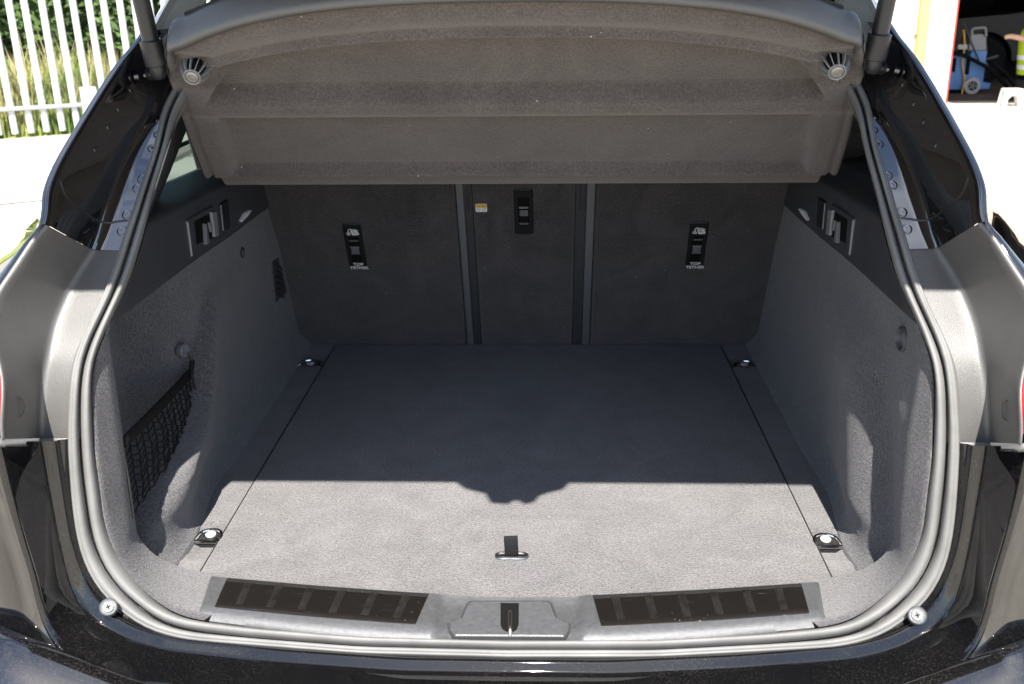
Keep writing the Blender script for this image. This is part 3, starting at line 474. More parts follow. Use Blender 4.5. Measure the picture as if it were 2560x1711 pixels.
# bumper: rounded ledge swept round the back of the car
path = [(-.93,.62,.06),(-.90,.33,.06),(-.82,.13,.062),(-.70,.0,.064),(-.60,-.05,.066)]+[tuple(p) for p in S['c4l'][27:]]
path = [Vector(p) for p in path]; path = path+[Vector((-p.x, p.y, p.z)) for p in reversed(path[:-1])]
path = smooth_poly(path, 161, 4)
prof = [(-.012,-.012),(-.002,-.0035),(.004,.001),(.010,.001),(.018,-.003),(.030,-.011),(.044,-.022),(.057,-.036),(.067,-.056),(.074,-.09),(.078,-.16),(.07,-.28),(.045,-.40),(-.02,-.46)]
rows = []
for i, p in enumerate(path):
    t = (path[min(i+1, 160)]-path[max(i-1, 0)]); t.z = 0; t.normalize(); n = Vector((t.y, -t.x, 0))
    if n.y > 0 and abs(p.x) < .7: n = -n
    if n.x*p.x < 0 and abs(p.x) > .7: n = -n
    rows.append([p+n*a+Vector((0,0,b)) for a, b in prof])
P_(grid('bumper', rows, M['paint_dusty'], car))
for s in (-1, 1):                                       # trim screws on the lower jamb
    p = Vector(S['screw']); p.x *= -s; n = Vector((-s*.25, -.72, .65))
    sc = P_(lathe('trim_screw', [(.0112,-.006),(.0112,.001),(.0104,.0024),(.0098,.0018),(.0070,.0014),(.0069,.0026),(.0066,.003),(.0,.0034)], p, n, M['alloy_plastic'], car, 32))
    r_, u_, o_ = basis(n, (0,.1,1))
    for a in (20, 110):
        d = r_*math.cos(R(a))+u_*math.sin(R(a))
        own(box('cross_slot', p+o_*.0034, (.0058,.0011,.001), M['black'], None, Matrix((d, o_.cross(d), o_)).transposed(), 0), sc)

# ---- boot floor
fb = 0.449
bm = bmesh.new(); add_box(bm, (0, .605, -.0185), (fb*2-.003, 1.172, .036), None, .003, 3)
board = P_(bmobj('floor_board', bm, M['carpet'], car))
for s in (-1, 1):
    x0, x1 = s*(fb+.001), s*.66
    # side strip with a scoop ahead of the near tie-down
    rows = []
    for j in range(60):
        y = .02+(1.20-.02)*j/59; row = []
        for i in range(16):
            x = x0+(x1-x0)*i/15
            dz = 0
            a = (y-.300)/.022; b_ = (abs(x)-.478)/.03
            if y < .30: dz = -.012*smooth01((.335-y)/.03)*smooth01((.492-abs(x))/.012)*smooth01((y-.21)/.05)
            else: dz = -.012*smooth01((.335-y)/.03)*smooth01((.492-abs(x))/.012)
            a2 = smooth01((1.11-y)/.015)*smooth01((y-1.045)/.015)*smooth01((.503-abs(x))/.01)
            row.append((x, y, -.003+dz-.01*a2))
        rows.append(row)
    P_(grid('floor_side', rows, M['carpet'], car, s < 0))
    box_ = P_(box('floor_seam', (s*(fb-.0002), .62, -.012), (.0011, 1.14, .02), M['seam'], car, None, 0))
under = P_(box('boot_tub', (0, .6, -.16), (1.34, 1.24, .22), M['trim_black'], car, None, .01))
# ---- side walls: carpeted skins shaped from plan and height
def wallX_right(y, z, taps=False):
    if not taps: return sum(wallX_right(y+d, z, True) for d in (-.014,-.007,0,.007,.014))/5
    y2 = y-.41*(min(z, .26)-.1)
    k = smooth01((.34-z)/.10)                                      # the arch bulge fades out below the upper trim
    a_ = interp(y2, [.06,.12,.15,.175,.195,.215,.245,.28,.33,.45,.62,1.3], [.5045,.506,.513,.521,.522,.513,.497,.4885,.489,.506,.526,.530])
    b_ = interp(y, [.10,.15,.30,.45,.6,1.3], [.506,.511,.520,.527,.531,.530])
    return a_*k+b_*(1-k)+.021*max(0.0, 1-z/.07)*smooth01((.62-y)/.2)*smooth01((y-.17)/.06)
def wallX_left(y, z):
    base = interp(y, [.10,.136,.142,.18,.26,.38,.46,.54,.64,1.3], [.506,.509,.545,.59,.61,.605,.565,.542,.534,.53])
    zf = interp(y, [.10,.14,.19,.26,.36,.48,.6], [.0,.02,.075,.105,.12,.14,.30])     # height of the low ledge under the net
    k = smooth01((z-zf+.014)/.028)
    return wallX_right(y, z)*(1-k)+base*k
for s in (-1, 1):
    fn = wallX_left if s < 0 else wallX_right
    rows = []
    zs = [0, .002, .006, .014, .028, .045]+[.045+(.385-.045)*k/40 for k in range(1, 41)]
    yy = [.118, .126, .132, .136, .139, .142, .146, .152, .16]+[.16+(1.215-.16)*k/95 for k in range(1, 96)]
    for z in zs:
        fil = .024*(max(0, 1-z/.045))**2.2
        rows.append([(s*(fn(y, z)-fil*(1 if fn(y, .2) < .6 or z < .05 else 1)), y, z) for y in yy])
    rows = [[(p[0], p[1], -.022 if p[1] < .55 else -.004) for p in rows[0]]]+rows
    wl_ = P_(grid('side_wall', rows, M['carpet_wall'], car, s < 0)); WBV = BVHTree.FromPolygons([Vector(v.co) for v in wl_.data.vertices], [tuple(q.vertices) for q in wl_.data.polygons]); wl_['label'] = 'carpeted boot side wall, %s side' % ('left' if s < 0 else 'right')
    # carpet turning round the pillar to the seal
    A = sd(S['seal_i'], s); A = [Vector(p) for p in A if p[2] < .395 and (abs(p[0]) > .385)]
    A = smooth_poly(A, 50, 1); rows = []
    for k, p in enumerate(A):
        t = smooth01((p.z-.03)/.07)
        if p.z > .06 and k < 35:
            q = Vector((s*(fn(.122, max(p.z, .06))-.001), .122, max(p.z-.008, .004)))
        else:
            q = None
        rows.append((p, q))
    last = max(i for i, (p, q) in enumerate(rows) if q is not None)
    q0 = rows[last][1]; endp = Vector((s*.36, .17, -.003)); rem = len(rows)-1-last; out = []
    for i, (p, q) in enumerate(rows):
        if q is None:
            t = (i-last)/rem; mid = Vector((s*.497, .150, -.002)); q = q0*(1-t)**2+mid*2*t*(1-t)+endp*t*t
        c = p.lerp(q, .5); 
        if p.z < .14: c = c+Vector((0, 0, -.003*(1-p.z/.14)))
        out.append([p+Vector((0,.006,-.004)), p+Vector((0,.002,.0)), p*.55+c*.45+Vector((0,0,0)), c, c.lerp(q, .5), q, q+Vector((s*.004,.02,-.002))])
    P_(grid('pillar_carpet', out, M['carpet_wall'], car, s > 0))
# ---- seat backs
SN = Vector((0, -1, -.5)).normalized(); SU = Vector((0, -.5, 1)).normalized(); S0 = Vector((0, 1.194, 0))
def seatp(x, z, h=0.0): return Vector((x, 1.194-.5*z, z))+SN*h
def sup(z): return z*math.sqrt(1.25)
def seat_back(x0, x1):
    w = x1-x0; L = sup(.72); bm = bmesh.new()
    add_box(bm, seatp((x0+x1)/2, .288)+SN*-.045, (w, L, .09), frameM(SN, SU), .008, 3)
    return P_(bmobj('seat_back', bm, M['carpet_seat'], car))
sbL = seat_back(-.66, -.141); sbC = seat_back(-.106, .105); sbR = seat_back(.146, .66)
def strip(nm, x0, x1, z0, z1, mat, h0, h1):
    bm = bmesh.new(); add_box(bm, seatp((x0+x1)/2, (z0+z1)/2)+SN*((h0+h1)/2), (x1-x0, sup(z1-z0), h1-h0), frameM(SN, SU), .002, 2)
    return P_(bmobj(nm, bm, mat, car))
strip('seat_edge_strip', -.1385, -.1235, -.01, .6, M['strip_grey'], -.05, .004); strip('seat_edge_strip', .1275, .1445, -.01, .6, M['strip_grey'], -.05, .004)
strip('seat_gap', -.1232, -.1065, -.02, .6, M['seat_gap'], -.06, -.002); strip('seat_gap', .1055, .1272, -.02, .6, M['seat_gap'], -.06, -.002)
for x in (-.119, .120): strip('belt_guide', x-.006, x+.006, .352, .5, M['trim_upper'], -.02, .004)
# top-tether covers
def tether(seat, x, z0, z1, lean, text=True):
    zc = (z0+z1)/2; H = sup(z1-z0); W = .039; o = seatp(x, zc); 
    def sk(p): return (p[0]+lean*(p[1]/H), p[1])
    outl = [sk(p) for p in rrect(W, H, .004)]
    cov = own(prism('tether_cover', outl, o, SN, SU, -.004, .0035, M['trim_black'], None, .0018), seat)
    yc = -.04*H if text else .02*H; hh = H*.54 if text else H*.62
    own(prism('tether_pocket', [sk((a, b+yc)) for a, b in rrect(.023, hh, .002)], o, SN, SU, .002, .0042, M['black'], None), seat)
    for yv, mt, th in ((.36, 'strip_grey', .0012), (.10, 'light_lever', .0016), (-.16, 'strip_grey', .0012)) if text else ((.16, 'light_lever', .0018), (-.42, 'strip_grey', .0014)):
        cc = sk((0, yc+yv*hh))
        own(prism('tether_bar', [(cc[0]-.0095, cc[1]-th), (cc[0]+.0095, cc[1]-th), (cc[0]+.0095, cc[1]+th), (cc[0]-.0095, cc[1]+th)], o, SN, SU, .0042, .0062, M[mt], None), seat)
    cc = sk((0, yc-.04*hh))
    own(prism('tether_anchor', [(cc[0]+a, cc[1]+b) for a, b in rrect(.017, hh*.2, .002)], o, SN, SU, .0042, .0054, M['strip_grey'], None), seat)
    if text:
        for t, yv in (('TOP', -.398), ('TETHER', -.475)):
            q = sk((.0015, yv*H)); r_, u_, o_ = basis(SN, SU)
            own(lettering('lettering', t, .0100, o+r_*q[0]+u_*q[1]+o_*.0036, SN, SU, M['white_print'], None, .00025, sx=1.12), seat)
        # child-seat anchor symbol: tether arc, anchor and seat outline
        q = sk((0, .34*H)); r_, u_, o_ = basis(SN, SU); O = o+r_*q[0]+u_*q[1]+o_*.0042
        bm = bmesh.new()
        def ln(pts, w=.0011): add_tube(bm, [O+r_*(a*.0135)+u_*(b*.0115) for a, b in pts], w, 5)
        ln([(-.62,.05),(-.6,.4),(-.4,.62),(-.15,.62)], .0009); ln([(-.62,.1),(-.62,-.62)]); ln([(-.95,-.3),(-.85,-.58),(-.62,-.68),(-.4,-.58),(-.3,-.3)]); ln([(-.78,-.12),(-.46,-.12)], .0009)
        ln([(-.12,.62),(.12,-.45),(.8,-.45),(1.0,-.3),(.95,-.62),(.0,-.68),(-.22,.3)], .0012); ln([(.1,.55),(.32,-.1),(.9,-.12)], .0012); ln([(.3,.5),(.5,.12),(.8,.1)], .001); ln([(.45,.62),(.6,.32),(.95,.28)], .0008)
        own(bmobj('tether_symbol', bm, M['white_print'], None), seat)
    return cov
tether(sbL, -.364, .207, .3215, 0.0); tether(sbR, .3635, .2075, .3225, 0.0)
tether(sbC, -.001, .295, .40, .0, False)
# yellow and white warning label on the middle seat back
o = seatp(-.0885, .3565); own(prism('warning_label', rrect(.0235, .0205, .0025), o, SN, SU, .0, .0008, M['white_print'], None), sbC)
own(prism('label_band', rrect(.0225, .0085, .002, cy=.0052), o, SN, SU, .0008, .0012, M['yellow_print'], None), sbC)
bm = bmesh.new(); r_, u_, o_ = basis(SN, SU)
def lb(pts, w=.0005): add_tube(bm, [o+r_*a+u_*b+o_*.0013 for a, b in pts], w, 4)
lb([(-.0085,.0022),(-.0055,.0082),(-.0025,.0022),(-.0085,.0022)]); lb([(-.0055,.0038),(-.0055,.006)]); lb([(.0015,.0025),(.0095,.0025),(.0095,.0078),(.0015,.0078),(.0015,.0025)]); lb([(.0055,.0025),(.0055,.0078)])
lb([(-.009,-.002),(-.0075,-.0055),(-.004,-.0065),(-.002,-.004),(-.004,-.0018),(-.009,-.002)]); lb([(.002,-.003),(.004,-.007),(.009,-.007)]); lb([(.004,-.0035),(.007,-.001),(.0095,-.0015)])
own(bmobj('label_pictogram', bm, M['grey_print'], None), sbC)
# ---- sill plate with tread strips, latch cover and striker
def half(c, s): return [Vector((p[0]*-s, p[1], p[2])) for p in S[c]]
NB, NF, NL = S['sill_b'], S['sill_f'], S['sill_l']
def full(c):
    L_ = [Vector(p) for p in S[c]]; L_[-1].x = 0; return L_+[Vector((-p.x, p.y, p.z)) for p in reversed(L_[:-1])]
B_, F_, L_ = (resample(full(k), 151) for k in ('sill_b', 'sill_f', 'sill_l')); rows = []
for k, (b, f_, l) in enumerate(zip(B_, F_, L_)):
    dip = .008*smooth01((.101-abs(b.x))/.016); D = Vector((0,0,-dip))
    top = b.lerp(f_, .97)+D
    rows.append([b+Vector((0,.004,-.02)), b+Vector((0,.002,-.003))+D, b+D*.3, b.lerp(f_, .12)+D, b.lerp(f_, .35)+D, b.lerp(f_, .6)+D, b.lerp(f_, .85)+D, top+Vector((0,.001,.0003)), f_.lerp(l, .12)+D+Vector((0,-.002,0)), f_.lerp(l, .3)+D+Vector((0,-.006,.001)), f_.lerp(l, .7)+Vector((0,-.008,0)), l+Vector((0,-.004,0)), l+Vector((0,0,-.02))])
e0, e1 = rows[0], rows[-1]
rows = [[p+Vector((.004,0,-.02)) for p in e0], [p+Vector((-.003,0,-.003)) for p in e0]]+rows+[[p+Vector((.003,0,-.003)) for p in e1], [p+Vector((-.004,0,-.02)) for p in e1]]
sill = P_(grid('sill_plate', rows, M['alloy_plastic'], car, False, 50))
def curve_at(c, t, s):
    P = [Vector(p) for p in S[c]]; x = t*(len(P)-1); i = min(int(x), len(P)-2); p = P[i].lerp(P[i+1], x-i); p.x *= -s; return p
for s in (-1, 1):
    rows = []
    for k in range(31):
        t = k/30; b = curve_at('sill_b', .055+(.735-.055)*t, s); f_ = curve_at('sill_f', .042+(.70-.042)*t, s); col = []
        for j in range(7):
            u = .04+.93*j/6; col.append(b.lerp(f_, u)+Vector((0, 0, .0012+.0006*math.sin(PI*u))))
        rows.append([col[0]+Vector((0,0,-.003))]+col+[col[-1]+Vector((0,-.001,-.003))])
    tr = own(grid('tread_strip', rows, M['tread'], None, s > 0), sill)
    for q in range(6):
        t = (q+.75)/6.4; bm = bmesh.new(); A = []
        for dt in (-.018, .018):
            b = curve_at('sill_b', .055+.68*(t+dt), s); f_ = curve_at('sill_f', .042+.658*(t+dt), s)
            A.append([b.lerp(f_, .14+.72*j/5)+Vector((0,0,.0021)) for j in range(6)])
        lo = [[p+Vector((0,0,-.002)) for p in a] for a in A]
        rws = [[p+Vector((-.0008*(1 if s < 0 else -1),0,-.0012)) for p in A[0]], A[0], A[1], [p+Vector((.0008*(1 if s < 0 else -1),0,-.0012)) for p in A[1]]]
        own(grid('tread_rib', rws, M['tread_rib'], None, s > 0), sill)
UP = (0, 0, 1)
LC = [Vector(p) for p in S['latch']]
def flat(nm, pts, z0, z1, mat, parent, bev=0.0, tilt=-.02):
    o = Vector((0, .045, 0)); rr_, uu_, oo_ = basis(UP, (0,1,0))
    return own(prism(nm, [(p[0], p[1]-.045) for p in pts], o, (0, tilt, 1), (0,1,0), z0, z1, mat, None, bev), parent)
rim = [(p[0]*1.03, .047+(p[1]-.047)*1.06) for p in S['latch']]
flat('latch_surround', rim, .004, .0196, M['seam'], sill)
flat('latch_cover', S['latch'], .004, .0212, M['alloy_plastic'], sill, .002)
flat('latch_slot_shade', S['lslot'], .006, .0216, M['black'], sill)  # no hole cut: black plate painted as the shade in the slot
a, b = [Vector(p) for p in S['lrod']]
own(tube('striker', smooth_poly([a+Vector((0,.004,-.012)), a, b, b+Vector((0,-.003,-.012))], 14, 2), .0026, M['zinc'], None, 10), sill)
# ---- tie-downs, pull strap
def tie_down(x, y, z, s, ang=0.0, tilt=.12, k_=1.0):
    n = Vector((0, -tilt, 1)).normalized(); upv = Vector((math.sin(ang)*s, math.cos(ang), 0)); r_, u_, o_ = basis(n, upv); O = Vector((x, y, z))
    D = [(-.023,-.015),(.023,-.015),(.020,-.002)]+[(.019*math.cos(R(a)), .0+.016*math.sin(R(a))) for a in range(10, 180, 17)]+[(-.020,-.002)]
    D = [(a*k_, b*k_) for a, b in D]
    base = P_(prism('tie_down', D, O, n, upv, -.014, .002, M['trim_black'], car, .001))
    own(prism('base_plate', [(a*.78, b*.78-.002) for a, b in D], O, n, upv, .002, .0034, M['steel'], None, .0008), base)
    own(lathe('centre_disc', [(.0078,.003),(.0078,.0044),(.0070,.0048),(0,.005)], O+u_*.004, n, M['sun_glint'], None, 24), base)
    path = [(-.021,-.0135)]+[(-.0185,.0)]+[(.0180*math.cos(R(a)), .0+.0155*math.sin(R(a))) for a in range(170, 0, -12)]+[(.0185,.0),(.021,-.0135)]
    own(tube('ring', [O+r_*a*k_+u_*b*k_+o_*.004 for a, b in path], .0026, M['chrome'], None, 8), base)
    own(tube('hinge_bar', [O+r_*-.0245+u_*-.0145+o_*.0035, O+r_*.0245+u_*-.0145+o_*.0035], .0034, M['chrome'], None, 8), base)
for s, k in ((-1, 0), (1, 1)):
    p = S['tie'][k]; tie_down(s*.466, .292, -.006, s, .0)
    p = S['tiefar'][k]; tie_down(s*.480, 1.060, -.007, s, .0, .10, 1.3)
sx, sy, _ = S['strap']
ey = own(tube('eyelet', [(sx+(.0225-.0095 if c > 0 else -(.0225-.0095))*1+.0095*math.cos(a)-.001, sy+.0078*math.sin(a), .0012) for k in range(25) for a in [2*PI*k/24] for c in [math.cos(a)]], .0026, M['steel'], None, 8), board)
own(prism('eyelet_slot', rrect(.040, .012, .006, cx=sx-.001, cy=sy), (0,0,0), (0,0,1), (0,1,0), -.001, .0009, M['black'], None), board)
W = .0100; st = []
for yy_, z_, xo in ((.002,-.006,0),(.001,.004,0),(.0,.016,-.0005),(.001,.026,-.001),(.003,.0305,-.0012),(.0055,.0305,-.0012),(.0065,.026,-.001),(.005,.014,-.0005),(.004,-.006,0)):
    st.append([(sx+xo-W-.001+2*W*j/4, sy+yy_, z_+.0012*(j/4)) for j in range(5)])
own(grid('pull_strap', st, M['webbing'], None, False, None, .0012), board)

# ---- upper side trim with seat release, slot, lamp
for s in (-1, 1):
    A = sorted([Vector(p) for p in sd(S['seal_i'], s) if .36 < p[2] < .50], key=lambda p: p.z)
    rows = []
    for k in range(13):
        t = k/12; row = []
        for j in range(40):
            u = j/39; y = interp(u, [0,.08,.2,1], [.0,.06,.14,.92])
            zlo = interp(y, [0,.1,.3,.6,.9], [.392,.381,.374,.364,.362]); zhi = interp(y, [0,.15,.3,.6,.9], [.47,.466,.46,.45,.442])
            z = zlo+(zhi-zlo)*t; yb = interp(z, [p.z for p in A], [p.y for p in A])+.004; xb = interp(z, [p.z for p in A], [abs(p.x) for p in A])
            ya = yb+y; X = xb+(interp(ya, [.1,.15,.3,.45,.6,1.3], [.503,.5075,.5165,.5235,.528,.528])+.004*t-xb)*smooth01(y/.10)
            row.append(Vector((s*X, yb+y, z)))
        rows.append(row)
    first, last = rows[0], rows[-1]
    rows = [[p+Vector((s*.012,0,-.001)) for p in first], [p+Vector((s*.001,0,-.0012)) for p in first]]+rows
    rows += [[p+Vector((s*.003,0,.004)) for p in last], [p+Vector((s*.010,0,.0065)) for p in last], [p+Vector((s*.04,.0,.008)) for p in last], [p+Vector((s*.10,.0,.012)) for p in last]]
    ut = P_(grid('upper_trim', rows, M['trim_upper'], car, s < 0)); ut['label'] = 'dark plastic side trim with seat release lever, %s side' % ('left' if s < 0 else 'right')
    nrm = (-s, 0, 0); X0 = s*.529
    def plate(nm, yz, h0, h1, mat, bev=0.0, round_=0.0, dx=0.0):
        pts = [((y if s < 0 else -y), z) for y, z in yz]
        return own(prism(nm, pts, (X0+dx, 0, 0), nrm, (0,0,1), h0, h1, M[mat], None, bev), ut)
    def inset(yz, k):
        cy = sum(p[0] for p in yz)/len(yz); cz = sum(p[1] for p in yz)/len(yz); return [(cy+(a-cy)*k, cz+(b-cz)*k) for a, b in yz]
    plate('lever_bezel', S['bez'], -.006, .0035, 'trim_upper', .002)
    plate('lever_pocket_shade', S['pocket'], .0, .0042, 'black')  # raised black plate, coloured as the shade inside the pocket
    plate('release_lever', S['lev2'], .004, .010, 'strip_grey', .001); plate('release_lever', S['lev1'], .004, .009, 'light_lever', .001); plate('lever_mark', S['lev3'], .004, .0075, 'light_lever')
    by = S['bez']; own(tube('bezel_edge', [(X0-s*.0035, by[0][0]+.002, by[0][1]-.003), (X0-s*.0035, by[1][0]+.002, by[1][1]+.003)], .0022, M['light_lever'], None, 8), ut)
    plate('trim_slot', S['slot'], -.004, .003, 'trim_black', .0012)
    sl = S['slot']; own(tube('slot_edge', [(X0-s*.003, sl[0][0], sl[0][1]), (X0-s*.003, sl[1][0], sl[1][1])], .0014, M['light_lever'], None, 6), ut)
    plate('boot_lamp', S['lampc'], -.002, .006, 'lens', .002)
    # coat hook eye on the carpeted wall
    hu = Vector(S['hookU']); hu.x = s*.5325
    P_(lathe('hook_eye', [(.011,-.004),(.011,.0008),(.0095,.002),(.008,.001),(.0075,-.001),(0,-.001)], hu, (-s, 0, 0), M['trim_black'], car, 24))
    # ledge behind, pillar trims, quarter glass, body side
    E_, Mm, F2, G2 = (sd(S[k], s) for k in ('pil_e', 'pil_m', 'pil_f', 'pil_g'))
    rows = []
    for e, m_, f_, g_ in zip(E_, Mm, F2, G2):
        e, m_, f_, g_ = map(Vector, (e, m_, f_, g_)); rows.append([e+Vector((s*.02,.03,-.005)), e, e.lerp(m_, .3), e.lerp(m_, .9), m_+Vector((0,0,0)), m_.lerp(f_, .1), m_.lerp(f_, .5), f_])
    P_(grid('pillar_cover', rows, M['pillar_grey'], car, s > 0, 30))
    rows = [[Vector(f_)+Vector((s*.003,.003,0)), Vector(f_)+Vector((s*.004,.012,0)), Vector(g_), Vector(g_)+Vector((s*.03,.01,0))] for f_, g_ in zip(F2, G2)]
    P_(grid('roof_rail', [[(s*.43,.80,.882),(s*.56,.82,.87),(s*.66,.86,.845)],[(s*.455,.66,.868),(s*.53,.68,.86),(s*.60,.72,.84)],[(s*.478,.545,.845),(s*.515,.555,.84),(s*.58,.60,.83)]], M['paint'], car))
    P_(grid('roof_side_trim', rows, M['pillar_grey'], car, s > 0))
    A = [Vector(p) for p in sd(S['seal_i'], s) if p[2] > .45]; A = list(reversed(A)); D = [Vector(p) for p in sd(S['dpe'], s)]; D = list(reversed(D))
    A = resample(A, 24); D = resample(D+[D[-1]+Vector((0,.08,.06))], 24); rows = []
    for a, d in zip(A, D): rows.append([a+Vector((0,.006,0)), a.lerp(d, .25)+Vector((s*.004,0,0)), a.lerp(d, .6)+Vector((s*.006,0,0)), d, d+Vector((s*.012,.004,0)), d+Vector((s*.05,.01,0))])
    P_(grid('pillar_trim', rows, M['trim_upper'], car, s < 0))
    P_(grid('quarter_glass', [[(s*.628, .30, .44), (s*.622, .75, .445), (s*.615, 1.25, .45)], [(s*.60, .62, .62), (s*.598, .85, .64), (s*.59, 1.25, .66)], [(s*.575, .85, .76), (s*.57, 1.0, .77), (s*.565, 1.25, .77)]], M['glass_privacy'], car))
    P_(box('waist_trim', (s*.60, 1.0, .425), (.08, 1.0, .06), M['trim_black'], car, None, .008))
    # cabin sides
    P_(grid('cabin_side', [[(s*.66,.25,-.3),(s*.70,3.3,-.3)],[(s*.66,.35,.42),(s*.72,3.3,.42)]], M['trim_black'], car))
    P_(grid('body_side', [[(s*.93,1.1,-.6),(s*.93,3.6,-.6)],[(s*.95,1.1,-.1),(s*.95,3.6,-.1)],[(s*.92,1.1,.3),(s*.92,3.6,.3)],[(s*.80,1.1,.36),(s*.80,3.4,.36)],[(s*.66,1.1,.40),(s*.68,3.3,.40)]], M['paint'], car, s > 0))
    P_(box('rear_pillar', (s*.575, 1.33, .62), (.05, .16, .44), M['trim_black'], car, Matrix.Rotation(R(-s*8), 3, 'Y'), .01)); P_(box('door_pillar', (s*.58, 2.2, .62), (.05, .12, .44), M['trim_black'], car, Matrix.Rotation(R(-s*8), 3, 'Y'), .01))
    # gas strut
    q = Vector(S['strut'][0]); q.x = s*abs(q.x); c1 = Vector((s*.481, .338, .690)); d = (Vector((s*abs(S['strut_dir'][0]), S['strut_dir'][1], S['strut_dir'][2]))-c1).normalized()
    stt = P_(tube('gas_strut', [c1+d*.030, c1+d*.10, c1+d*.32], .0112, M['trim_black'], car, 20))
    own(lathe('collar', [(.0125,0),(.0145,.001),(.0149,.006),(.0149,.030),(.0155,.033),(.0135,.0345),(.0112,.034)], c1, d, M['trim_black'], None, 28), stt)
    own(lathe('ball_joint', [(.006,-.018),(.010,-.014),(.0115,-.006),(.011,.001),(.008,.002)], c1, d, M['trim_black'], None, 18), stt)
    own(tube('ball_stud', [c1+d*-.009, c1+d*-.009+Vector((s*.022,.012,-.004))], .0045, M['chrome'], None, 12), stt)
    own(lathe('stud_washer', [(.009,-.001),(.009,.001),(0,.0012)], c1+d*-.009+Vector((s*.013,.007,-.002)), (s*.87,.47,-.15), M['trim_black'], None, 20), stt)
    mo = Vector(S['mount']); mo.x = s*abs(mo.x); P_(lathe('strut_mount', [(.022,-.012),(.021,.0),(.016,.008),(.008,.0115),(0,.012)], mo+Vector((s*-.006,0,-.004)), (-s*.86,-.45,.2), M['paint'], car, 28))
# hook on the right wall and storage lid seam, vent beside the left seat
hr = Vector((wallX_right(.205,.345)-.001, .205, .345)); P_(lathe('wall_hook', [(.017,-.004),(.017,.002),(.014,.0045),(.0115,.002),(.010,-.003),(0,-.003)], hr, (-1,-.1,0), M['trim_upper'], car, 24))
vn = P_(prism('air_vent', [tuple(p) for p in S['vent']], (-.5295,0,0), (1,0,0), (0,0,1), -.004, .003, M['trim_upper'], car, .001))
for k in range(6):
    z = .165+.013*k; own(box('vent_slat', (-.5255, 1.03, z), (.004, .07, .004), M['trim_black'], None, Matrix.Rotation(R(-25), 3, 'X'), .0008), vn)
# ---- roof, headliner, tailgate, windscreen
P_(grid('headliner', [[(-.60,.84,.82),(0,.80,.86),(.60,.84,.82)],[(-.62,1.6,.86),(0,1.6,.90),(.62,1.6,.86)],[(-.60,2.7,.82),(0,2.7,.86),(.60,2.7,.82)]], M['headliner'], car))
P_(grid('roof_panel', [[(-.62,.80,.84),(0,.74,.885),(.62,.80,.84)],[(-.66,1.6,.88),(0,1.6,.925),(.66,1.6,.88)],[(-.62,2.75,.84),(0,2.75,.88),(.62,2.75,.84)]], M['paint'], car))
P_(grid('windscreen', [[(-.62,2.72,.83),(0,2.75,.865),(.62,2.72,.83)],[(-.72,3.35,.40),(0,3.5,.40),(.72,3.35,.40)]], M['glass_clear'], car))
P_(box('dashboard', (0, 3.25, .22), (1.4, .5, .24), M['trim_black'], car, None, .04)); P_(box('cabin_floor', (0, 2.3, -.32), (1.36, 2.3, .04), M['trim_black'], car))
P_(grid('bonnet', [[(-.75,3.4,.40),(0,3.5,.42),(.75,3.4,.40)],[(-.8,4.3,.3),(0,4.4,.34),(.8,4.3,.3)],[(-.7,4.55,-.3),(0,4.7,-.3),(.7,4.55,-.3)]], M['paint'], car))
TGH, TGE = Vector((0,.78,.88)), Vector((0,-.30,1.0258))       # hinge line and lower edge of the raised tailgate
tg_d = (TGE-TGH).normalized(); tg_n = Vector((0, tg_d.z, -tg_d.y)).normalized()
def tg(x, t, h): return Vector((x, 0, 0))+TGH.lerp(TGE, t)+tg_n*h
rows = []
for t, w, h in ((0,.54,.0),(.1,.545,.03),(.3,.545,.06),(.40,.52,.073),(.48,.508,.085),(.60,.555,.095),(.7,.60,.10),(.86,.605,.10),(.96,.60,.07),(1.0,.59,.03)):
    rows.append([tg(w*k/12, t, h*(1-.35*(k/12)**4)) for k in range(-12, 13)])
tgo = P_(grid('tailgate', rows, M['paint'], car, False, None, .0)); mm = tgo.modifiers.new('Solidify', 'SOLIDIFY'); mm.thickness = .06; mm.offset = -1
inn = [[p-tg_n*.0+Vector((0,0,-.0)) for p in r] for r in [[tg(w*k/12, t, -.012) for k in range(-12, 13)] for t, w in ((0,.53),(.1,.535),(.3,.535),(.40,.51),(.48,.498),(.60,.545),(.9,.59),(.985,.585))]]
own(grid('inner_trim', inn, M['trim_black'], None), tgo)
edge = [tg(.59*k/12, 1.0, 0) for k in range(-12, 13)]
own(grid('lower_edge', [[p+tg_n*.03 for p in edge], edge, [p-tg_n*.012+tg_d*-.03 for p in edge]], M['paint'], None), tgo)
nt_ = [(-.104,.002),(-.091,-.017),(-.073,-.028),(-.053,-.037),(-.043,-.069),(-.014,-.074),(-.007,-.062),(.004,-.062),(.011,-.074),(.028,-.066),(.035,-.046),(.047,-.035),(.073,-.022),(.084,-.001)]
lat = [(x, y) for x, y in nt_]+[(.084,.06),(-.104,.06)]
own(prism('latch_housing', lat, TGE, (0,0,1), (0,1,0), -.004, .004, M['trim_black'], None), tgo)
# wheels
for s in (-1, 1):
    for y in (1.05, 3.85):
        w = P_(lathe('wheel', [(.20,-.11),(.33,-.11),(.362,-.09),(.366,0),(.362,.09),(.33,.11),(.20,.11)], (s*.80, y, GZ+.366), (s,0,0), M['black'], car, 40)); own(lathe('rim', [(.22,.07),(.22,.112),(.10,.09),(.06,.10),(0,.10)], (s*.80, y, GZ+.366), (s,0,0), M['steel'], None, 20), w)

